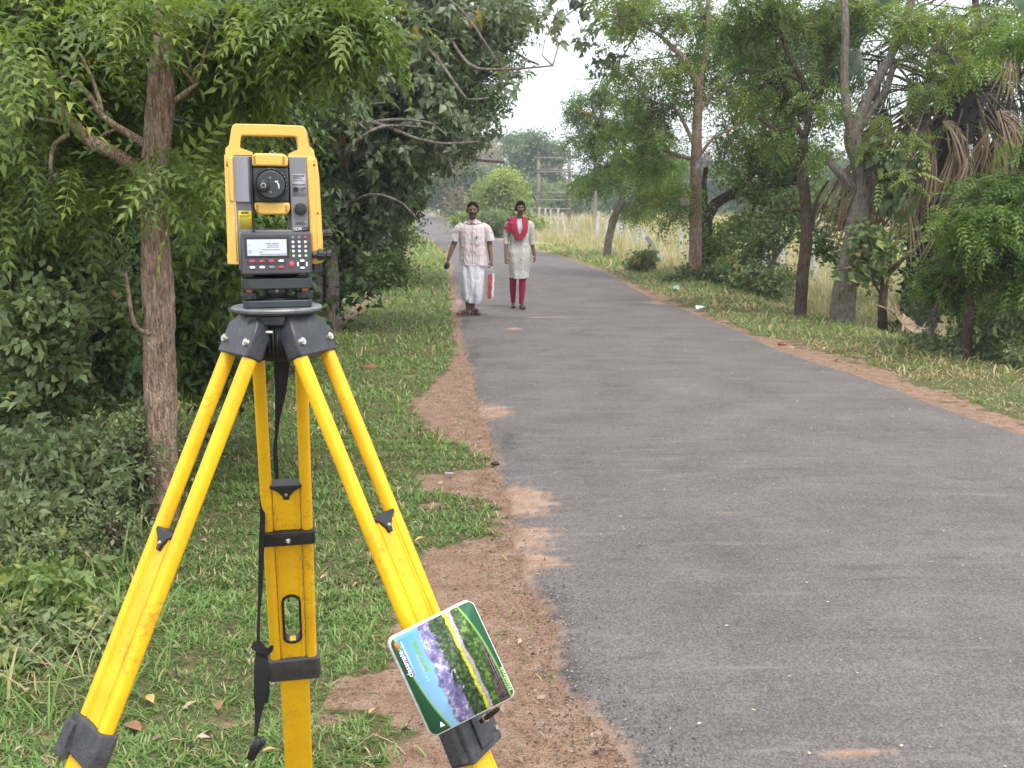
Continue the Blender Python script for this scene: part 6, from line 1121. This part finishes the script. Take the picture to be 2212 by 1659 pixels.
def foot(b, x, y, z, yaw, L_=.245, s=1.0):
    c_, s_ = sin(yaw), -cos(yaw); f_ = np.array((c_, s_, 0)); l_ = np.array((-s_, c_, 0)); a = np.array((x, y, z))
    b.tube([a-f_*.055+(0, 0, .028), a+(0, 0, .040), a+f_*.07+(0, 0, .030), a+f_*.135+(0, 0, .020), a+f_*.165+(0, 0, .016)], np.array([.030, .037, .038, .036, .022])*s, 12, flat=.62)
    for k in range(5): q = a+f_*(.150-.006*abs(k-1))+l_*(k-2)*.0155+(0, 0, .016); b.ell(q+f_*.018, (.012 if k != 0 else .013,)*2+(.010,), 8, 6)
foot(b, -.10, -.02, .016, -.85); foot(b, .0, .13, .016, .55)
body = remeshed(b, 'body', skinm, man)
face_bits(man, body, hc, .165, .235, hairb, True)
b = MB(); x, y, z = hc; th_ = np.arange(30)/30*2*pi; rings = []
for k in range(12):
    a = -.05+k/11*(pi/2+.03); R_ = [( .091*cos(a)*np.cos(t) , .018+.106*cos(a)*np.sin(t)) for t in th_]
    zz = [z+.030+.100*sin(a)-(.060 if sin(t) > -.30 else -.016)*(1-k/11)**2 for t in th_]; rings.append(np.array([(x+p[0], y+p[1]*(1 if sin(t) > 0 else .88), q) for p, q, t in zip(R_, zz, th_)]))
b.loft(rings, (True, True)); hr = b.build('hair', hairb, body, smooth=True)
b = MB(); b.ell((x, y-.034, z-.088), (.046, .040, .030), 16, 10); b.build('stubble', stub, body, smooth=True)
# shirt
def shirtmat():
    m = bpy.data.materials.new('checked_shirt'); m.use_nodes = True; global N, L; N, L = nodes(m); bb = N['Principled BSDF']; bb.inputs['Roughness'].default_value = .85
    tc = N.new('ShaderNodeTexCoord'); sx = N.new('ShaderNodeSeparateXYZ'); L.new(tc.outputs['Object'], sx.inputs[0])
    def noise_(s, d=3): n = N.new('ShaderNodeTexNoise'); n.inputs['Scale'].default_value = s; n.inputs['Detail'].default_value = d; L.new(tc.outputs['Object'], n.inputs[0]); return n.outputs[0]
    z = math_('ADD', sx.outputs[2], math_('MULTIPLY', noise_(3), .05)); f = math_('FRACT', math_('MULTIPLY', z, 6.1), 0)
    c = ramp(f, [(0, (.62, .55, .56)), (.30, (.66, .62, .56)), (.45, (.62, .56, .57)), (.52, (.60, .43, .47)), (.62, (.62, .48, .52)), (.75, (.60, .55, .60)), (1, (.62, .55, .56))])
    v = math_('FRACT', math_('MULTIPLY', sx.outputs[0], 27.0), 0); c = mixc(ramp(v, [(.70, (0, 0, 0)), (.74, (.5, .5, .5)), (.80, (.5, .5, .5)), (.84, (0, 0, 0))]), c, (.48, .40, .33)); L.new(c, bb.inputs['Base Color']); return m
def bumpcloth(m, s=14, st=.5):
    N_, L_ = nodes(m); t_ = N_.new('ShaderNodeTexCoord'); mp_ = N_.new('ShaderNodeMapping'); mp_.inputs['Scale'].default_value = (1, 1, .5); L_.new(t_.outputs['Object'], mp_.inputs[0]); n = N_.new('ShaderNodeTexNoise'); n.inputs['Scale'].default_value = s; n.inputs['Detail'].default_value = 2; n.inputs['Distortion'].default_value = .8; L_.new(mp_.outputs[0], n.inputs[0])
    bp_ = N_.new('ShaderNodeBump'); bp_.inputs['Strength'].default_value = st; bp_.inputs['Distance'].default_value = .035; L_.new(n.outputs[0], bp_.inputs['Height']); L_.new(bp_.outputs[0], N_['Principled BSDF'].inputs['Normal']); return m
shm = bumpcloth(shirtmat(), 14, 1.0)
b = MB(); b.loft(cloth_rings(dense([(.735, .005, 0, .212, .155, .05), (.80, .003, 0, .205, .150, .04), (.95, 0, 0, .192, .150, .035), (1.08, 0, 0, .186, .145, .028), (1.20, 0, .005, .196, .132, .012), (1.285, 0, .012, .198, .108, .006), (1.335, 0, .02, .168, .084, .0), (1.375, 0, .02, .110, .068, 0), (1.392, 0, .02, .072, .064, 0)]), 72, nf=7, sq=2.5), (False, False))
sh = b.build('shirt', shm, man, smooth=True)
for s in (-1, 1):
    pts = [(s*.130, .01, 1.300), (s*.192, .01, 1.265), (s*(.245 if s < 0 else .235), .01, 1.19), (s*(.272 if s < 0 else .255), .008, 1.09)]; b = MB()
    P_, R_ = smooth_path(np.array(pts), np.array([.064, .072, .068, .075]), .02); b.tube(P_, R_, 24, bumpy=0, caps=False); b.build('sleeve', shm, sh, smooth=True)
b = MB()
for s in (-1, 1): b.add([(.004*s, -.062, 1.392), (s*.055, -.018, 1.412), (s*.072, -.006, 1.385), (s*.062, -.070, 1.335), (.010*s, -.062, 1.34+.02)], [(0, 1, 2, 3, 4)])
b.build('collar', shm, sh)
b = MB(); b.add([(.045, -.155, 1.16), (.118, -.135, 1.16), (.118, -.140, 1.05), (.082, -.157, 1.035), (.045, -.160, 1.05)], [(0, 1, 2, 3, 4)]); b.build('pocket', shm, sh)
b = MB(); b.tube([(.004, -.100, 1.33), (.004, -.147, 1.2), (.004, -.152, 1.0), (.006, -.156, .76)], [.004]*4, 4, flat=.4, step=.03); b.build('placket', mat('placket', (.42, .38, .40), .9), sh)
b = MB(); b.box(.055, .085, -.163, -.150, 1.145, 1.155); b.box(.058, .066, -.163, -.150, 1.12, 1.175); b.build('pocket_pen', M_['black'], sh)
# dhoti
whm = bumpcloth(mat('white_cotton', (.66, .66, .70), .9), 9, .8)
b = MB(); rows = dense([(.86, 0, 0, .150, .125, .0), (.74, .0, 0, .172, .140, .012), (.60, -.0, -.01, .175, .150, .03), (.45, -.005, .0, .178, .165, .05), (.32, -.005, .02, .172, .175, .07), (.22, -.0, .03, .150, .160, .10), (.185, -.0, .03, .132, .145, .12)], 5)
b.loft(cloth_rings(rows, 96, nf=6, ph=.7), (False, False)); dh = b.build('dhoti', whm, man, smooth=True)
b = MB(); rings = []   # outer wrap falling diagonally in front
for k in range(16):
    u = k/15; z_ = .74-.53*u; x0, x1 = -.165+.05*u, .13-.20*u**1.2; xs_ = np.linspace(x0, x1, 14); rings.append(np.stack([xs_, -.158-.012*np.sin((xs_-x0)*60)-.012*np.sin(u*3)+(xs_**2)*1.9+.01*u, z_-.05*(xs_-x0)+0*xs_+.035*u*((xs_-x0)/max(x1-x0, .01))], 1))
v = np.vstack(rings); f = [(i*14+j, i*14+j+1, (i+1)*14+j+1, (i+1)*14+j) for i in range(15) for j in range(13)]; b.add(v, f); b.build('wrap', whm, dh, smooth=True)
b = MB(); rings = []
for k in range(12):
    u = k/11; z_ = .60-.40*u; xs_ = np.linspace(.05, .155+.01*u, 10); rings.append(np.stack([xs_, -.10+.06*u+.012*np.sin(xs_*90)+(xs_-.05)*.8, z_+.03*(xs_-.05)], 1))
b.add(np.vstack(rings), [(i*10+j, i*10+j+1, (i+1)*10+j+1, (i+1)*10+j) for i in range(11) for j in range(9)]); b.build('pleat', whm, dh, smooth=True)
sm_ = mat('sandal_brown', (.07, .035, .03), .6); 
for (x_, y_, yaw) in ((-.10, -.02, -.85), (.0, .13, .55)):
    f_ = np.array((sin(yaw), -cos(yaw))); l_ = np.array((-f_[1], f_[0])); q = [(x_+f_[0]*a+l_[0]*w_, y_+f_[1]*a+l_[1]*w_) for a, w_ in ((-.09, .0), (-.075, .03), (0, .032), (.08, .046), (.15, .044), (.19, .02), (.195, 0), (.19, -.02), (.15, -.044), (.08, -.042), (0, -.032), (-.075, -.03))]
    b = MB(); b.prism(q, 0, .014, 'z'); sd_ = b.build('sandal', sm_, man, bevel=.002, seg=1); a_ = np.array((x_, y_)); b = MB()
    for s in (-1, 1): b.tube([tuple(a_+f_*.125)+(.035,), tuple(a_+f_*.08+l_*s*.028)+(.060,), tuple(a_+f_*.02+l_*s*.040)+(.030,), tuple(a_+f_*.01+l_*s*.040)+(.012,)], [.006, .008, .008, .006], 6)
    b.build('sandal_strap', sm_, sd_, smooth=True)
o = thing('phone_pouch', 'small dark pouch held in the left hand side fist of the walking man', 'pouch', (mx-.375, my-.13, .032+.735)); b = MB(); b.ell((0, 0, 0), (.040, .030, .055), 12, 8, np.array([(cos(.3), 0, sin(.3)), (0, 1, 0), (-sin(.3), 0, cos(.3))])); v = b.V[0]; v += RNG.normal(0, .0018, v.shape); b.build('pouch', mat('dark_cloth', (.02, .02, .035), .7), o, smooth=True)
b = MB(); b.tube([(.01, 0, .045), (.02, -.004, .065), (.0, 0, .075)], [.006]*3, 6); b.build('drawstring', M_['black'], o)
# bag
bgo = thing('shopping_bag', 'narrow red and white carrier bag hanging from the mans hand', 'bag', (mx+.262, my-.08, .032+.25)); b = MB()
def bagbody(x0, x1, m_, nm):
    b = MB(); rings = []
    for k in range(12):
        z_ = .36*k/11; q = .85+.15*min(1, z_/.05); y_ = .055*q*(1-.35*z_/.36); xs0, xs1 = x0*q, x1*q; wv = .004*sin(k*1.7); rings.append(np.array([(xs0+wv+.02*(z_/.36), -y_, z_), ((xs0+xs1)/2+.02*(z_/.36), -y_-.006*sin(k*1.1), z_), (xs1+wv+.02*(z_/.36), -y_, z_), (xs1+wv+.02*(z_/.36), y_, z_), (xs0+.02*(z_/.36), y_, z_)]))
    b.loft(rings); return b.build(nm, m_, bgo, bevel=.003, seg=1)
bagbody(-.050, .012, mat('bag_red', (.40, .055, .065), .45, var=.35, vs=9), 'red_side'); bagbody(.0125, .042, mat('bag_white', (.70, .66, .72), .5), 'white_gusset')
b = MB(); b.tube([(-.02, 0, .36), (-.01, 0, .42), (.012, 0, .475)], [.0035]*3, 6); b.tube([(.045, 0, .36), (.035, 0, .42), (.015, 0, .475)], [.0035]*3, 6); b.build('handle', mat('bag_clear', (.6, .58, .62), .4), bgo)
# ------------------------------------------------ the woman
wx, wy = gp(1122, 671); wom = thing('person', 'woman in pale grey tunic with crimson scarf and crimson leggings walking beside the man', 'person', (wx, wy, .032), radians(7))
b = MB(); hc = (.012, -.02, 1.565); head(b, hc, .146, .215)
limb(b, [(.010, 0, 1.53), (.006, .012, 1.45), (0, .02, 1.38)], [.043, .042, .05])
b.loft(cloth_rings(dense([(1.40, 0, .02, .05, .05, 0), (1.36, 0, .02, .145, .075, 0), (1.25, 0, .01, .140, .10, 0), (1.02, 0, 0, .115, .09, 0), (.88, 0, 0, .145, .11, 0), (.78, 0, 0, .15, .11, 0)]), 32))
limb(b, [(-.135, .01, 1.32), (-.182, .01, 1.265), (-.205, .02, 1.08), (-.212, -.01, .98), (-.222, -.06, .85), (-.225, -.075, .80)], [.036, .038, .034, .031, .026, .021])
hand(b, (-.225, -.075, .805), (.05, -.2, -1), (.7, .6, 0), (.2, -1, 0), 1.0, .85)
limb(b, [(.135, .01, 1.32), (.182, .01, 1.265), (.195, .03, 1.08), (.205, .04, 1.0), (.235, .03, .87), (.243, .02, .83)], [.036, .038, .034, .031, .026, .021])
hand(b, (.243, .02, .835), (.05, -.1, -1), (-.8, .4, 0), (-.3, -1, 0), .6, .85)
limb(b, [(-.07, .03, .82), (-.085, .06, .62), (-.09, .10, .45), (-.085, .15, .28), (-.075, .20, .10), (-.075, .20, .07)], [.08, .066, .050, .048, .032, .032])
limb(b, [(.07, 0, .82), (.05, -.02, .62), (.045, -.03, .45), (.04, -.01, .28), (.03, .0, .10), (.03, .0, .07)], [.08, .066, .050, .048, .032, .032])
foot(b, -.078, .19, .012, -.1, s=.92); foot(b, .034, -.01, .012, .12, s=.92)
bodyw = remeshed(b, 'body', skinw, wom); face_bits(wom, bodyw, hc, .146, .215, hairb, False)
b = MB(); x, y, z = hc; rings = []
for k in range(12):
    a = -.25+k/11*(pi/2+.23); R_ = [(.082*cos(a)*np.cos(t), .016+.098*cos(a)*np.sin(t)) for t in th_]; zz = [z+.026+.092*sin(a)-(.050 if sin(t) > -.45 else -.022)*(1-k/11)**2 for t in th_]
    rings.append(np.array([(x+p[0], y+p[1]*(1 if sin(t) > 0 else .87), q) for p, q, t in zip(R_, zz, th_)]))
b.loft(rings, (True, True)); b.tube([(x, y+.09, z+.03), (x+.01, y+.12, z-.06), (x+.015, y+.11, z-.2), (x+.01, y+.10, z-.34)], [.035, .034, .026, .016], 12, bumpy=.08, step=.03); b.build('hair', hairb, bodyw, smooth=True)
kum = bumpcloth(mat('tunic_grey', (.47, .46, .42), .9, var=.28, vs=26), 9, .8)
b = MB(); b.loft(cloth_rings(dense([(.487, .0, .03, .150, .150, .07), (.60, -.004, .03, .160, .150, .06), (.75, -.008, .01, .168, .145, .045), (.88, -.008, .0, .172, .135, .03), (1.03, 0, 0, .148, .118, .02), (1.15, 0, .0, .156, .125, .012), (1.27, 0, .01, .172, .115, .005), (1.355, 0, .02, .165, .080, 0), (1.39, 0, .02, .085, .060, 0), (1.40, 0, .02, .06, .055, 0)], 5), 80, nf=7, ph=2.1), (False, False)); ku = b.build('tunic', kum, wom, smooth=True)
for s in (-1, 1):
    b = MB(); pts = np.array([(s*.125, .01, 1.325), (s*.180, .01, 1.282), (s*(.205 if s < 0 else .195), .02, 1.10), (s*.205, .02 if s > 0 else .0, 1.0)]); P_, R_ = smooth_path(pts, np.array([.055, .056, .046, .043]), .02); b.tube(P_, R_, 20, caps=False); b.build('sleeve', kum, ku, smooth=True)
crim = bumpcloth(mat('crimson_cotton', (.30, .012, .045), .85, var=.15, vs=10), 16, .7)
b = MB(); b.tube([(0.02, -.131, 1.30), (.015, -.134, 1.2), (.01, -.136, 1.12)], [.010, .012, .008], 8, flat=.3); b.build('button_strip', mat('embroidery', (.33, .34, .34), .8, var=.5, vs=120), ku)
def scarf(path, hw, nm, par):   # draped band of cloth with folds across its width
    P_ = np.array(path, float); P_, W_ = smooth_path(P_, np.array(hw, float), .015); rings = []; nn_ = 11
    for i in range(len(P_)):
        T = P_[min(i+1, len(P_)-1)]-P_[max(i-1, 0)]; T /= np.linalg.norm(T); o_ = np.array((P_[i][0]*.9, P_[i][1]-.02, .1 if P_[i][2] < 1.33 else .6)); o_ /= np.linalg.norm(o_); s_ = np.cross(T, o_); s_ /= np.linalg.norm(s_); q = []
        for j in range(nn_): u = j/(nn_-1)*2-1; q.append(P_[i]+s_*W_[i]*u+o_*(.006*sin(j*2.2+i*.05)+.010*(1-u*u)))
        for j in range(nn_-1, -1, -1): u = j/(nn_-1)*2-1; q.append(P_[i]+s_*W_[i]*u+o_*(.006*sin(j*2.2+i*.05)+.010*(1-u*u)-.006))
        rings.append(np.array(q))
    b = MB(); b.loft(rings); return b.build(nm, crim, par, smooth=True)
sc1 = scarf([(-.19, .10, 1.24), (-.155, .075, 1.37), (-.11, -.01, 1.415), (-.105, -.095, 1.33), (-.09, -.145, 1.22), (-.045, -.155, 1.12), (-.02, -.158, 1.08)], [.055, .06, .062, .058, .052, .042, .03], 'scarf', wom)
scarf([(.12, .09, 1.28), (.115, .06, 1.385), (.085, -.01, 1.415), (.078, -.095, 1.33), (.065, -.145, 1.22), (.01, -.158, 1.12), (-.02, -.162, 1.085)], [.045, .048, .048, .046, .044, .040, .03], 'scarf_end', sc1)
b = MB(); b.add([(-.13, -.05, 1.41), (-.20, -.03, 1.34), (-.262, -.02, 1.255), (-.235, -.03, 1.235), (-.19, -.06, 1.20), (-.14, -.11, 1.17), (-.08, -.13, 1.25)], [(0, 1, 2, 3, 4, 5, 6)]); b.build('scarf_flap', crim, sc1)
for nm_, pts, rr in (('left', [(-.085, .06, .62), (-.09, .10, .45), (-.085, .15, .28), (-.075, .195, .11), (-.075, .20, .085)], [.070, .056, .052, .037, .037]), ('right', [(.05, -.02, .62), (.045, -.03, .45), (.04, -.01, .28), (.03, .0, .11), (.03, .0, .085)], [.070, .056, .052, .037, .037])):
    b = MB(); P_, R_ = smooth_path(np.array(pts), np.array(rr), .02); b.tube(P_, R_, 20, caps=True); b.build('legging', crim, wom, smooth=True)
shoe = mat('shoe_dark', (.045, .035, .035), .5)
for (x_, y_, yaw) in ((-.078, .19, -.1), (.034, -.01, .12)):
    f_ = np.array((sin(yaw), -cos(yaw), 0)); a_ = np.array((x_, y_, 0)); b = MB(); b.tube([a_-f_*.075+(0, 0, .026), a_-f_*.03+(0, 0, .033), a_+f_*.06+(0, 0, .033), a_+f_*.13+(0, 0, .028), a_+f_*.175+(0, 0, .022)], [.032, .040, .045, .044, .022], 16, flat=.70, step=.02); b.build('shoe', shoe, wom, smooth=True)
b = MB(); b.tube([(-.22, -.13, .765), (-.19, -.17, .73), (-.13, -.20, .66)], [.004, .003, .0015], 6); o = b.build('umbrella_stick', mat('thin_stick', (.45, .2, .2), .6), None); o.name = 'thin_stick'; o.location = (wx, wy, .032); tag(o, 'thin reddish stick held in the womans left side hand', 'stick')
# ================================================================= HAZE
hb = MB(); hb.box(-420, 420, -60, 900, -1.6, 45); hz_m = bpy.data.materials.new('haze_air'); hz_m.use_nodes = True; N, L = nodes(hz_m); N.remove(N['Principled BSDF'])
pv = N.new('ShaderNodeVolumePrincipled'); pv.inputs['Color'].default_value = (.86, .93, 1, 1); pv.inputs['Density'].default_value = .0013; pv.inputs['Anisotropy'].default_value = .2
L.new(pv.outputs[0], N['Material Output'].inputs['Volume']); ho = hb.build('haze', hz_m, kind='stuff')
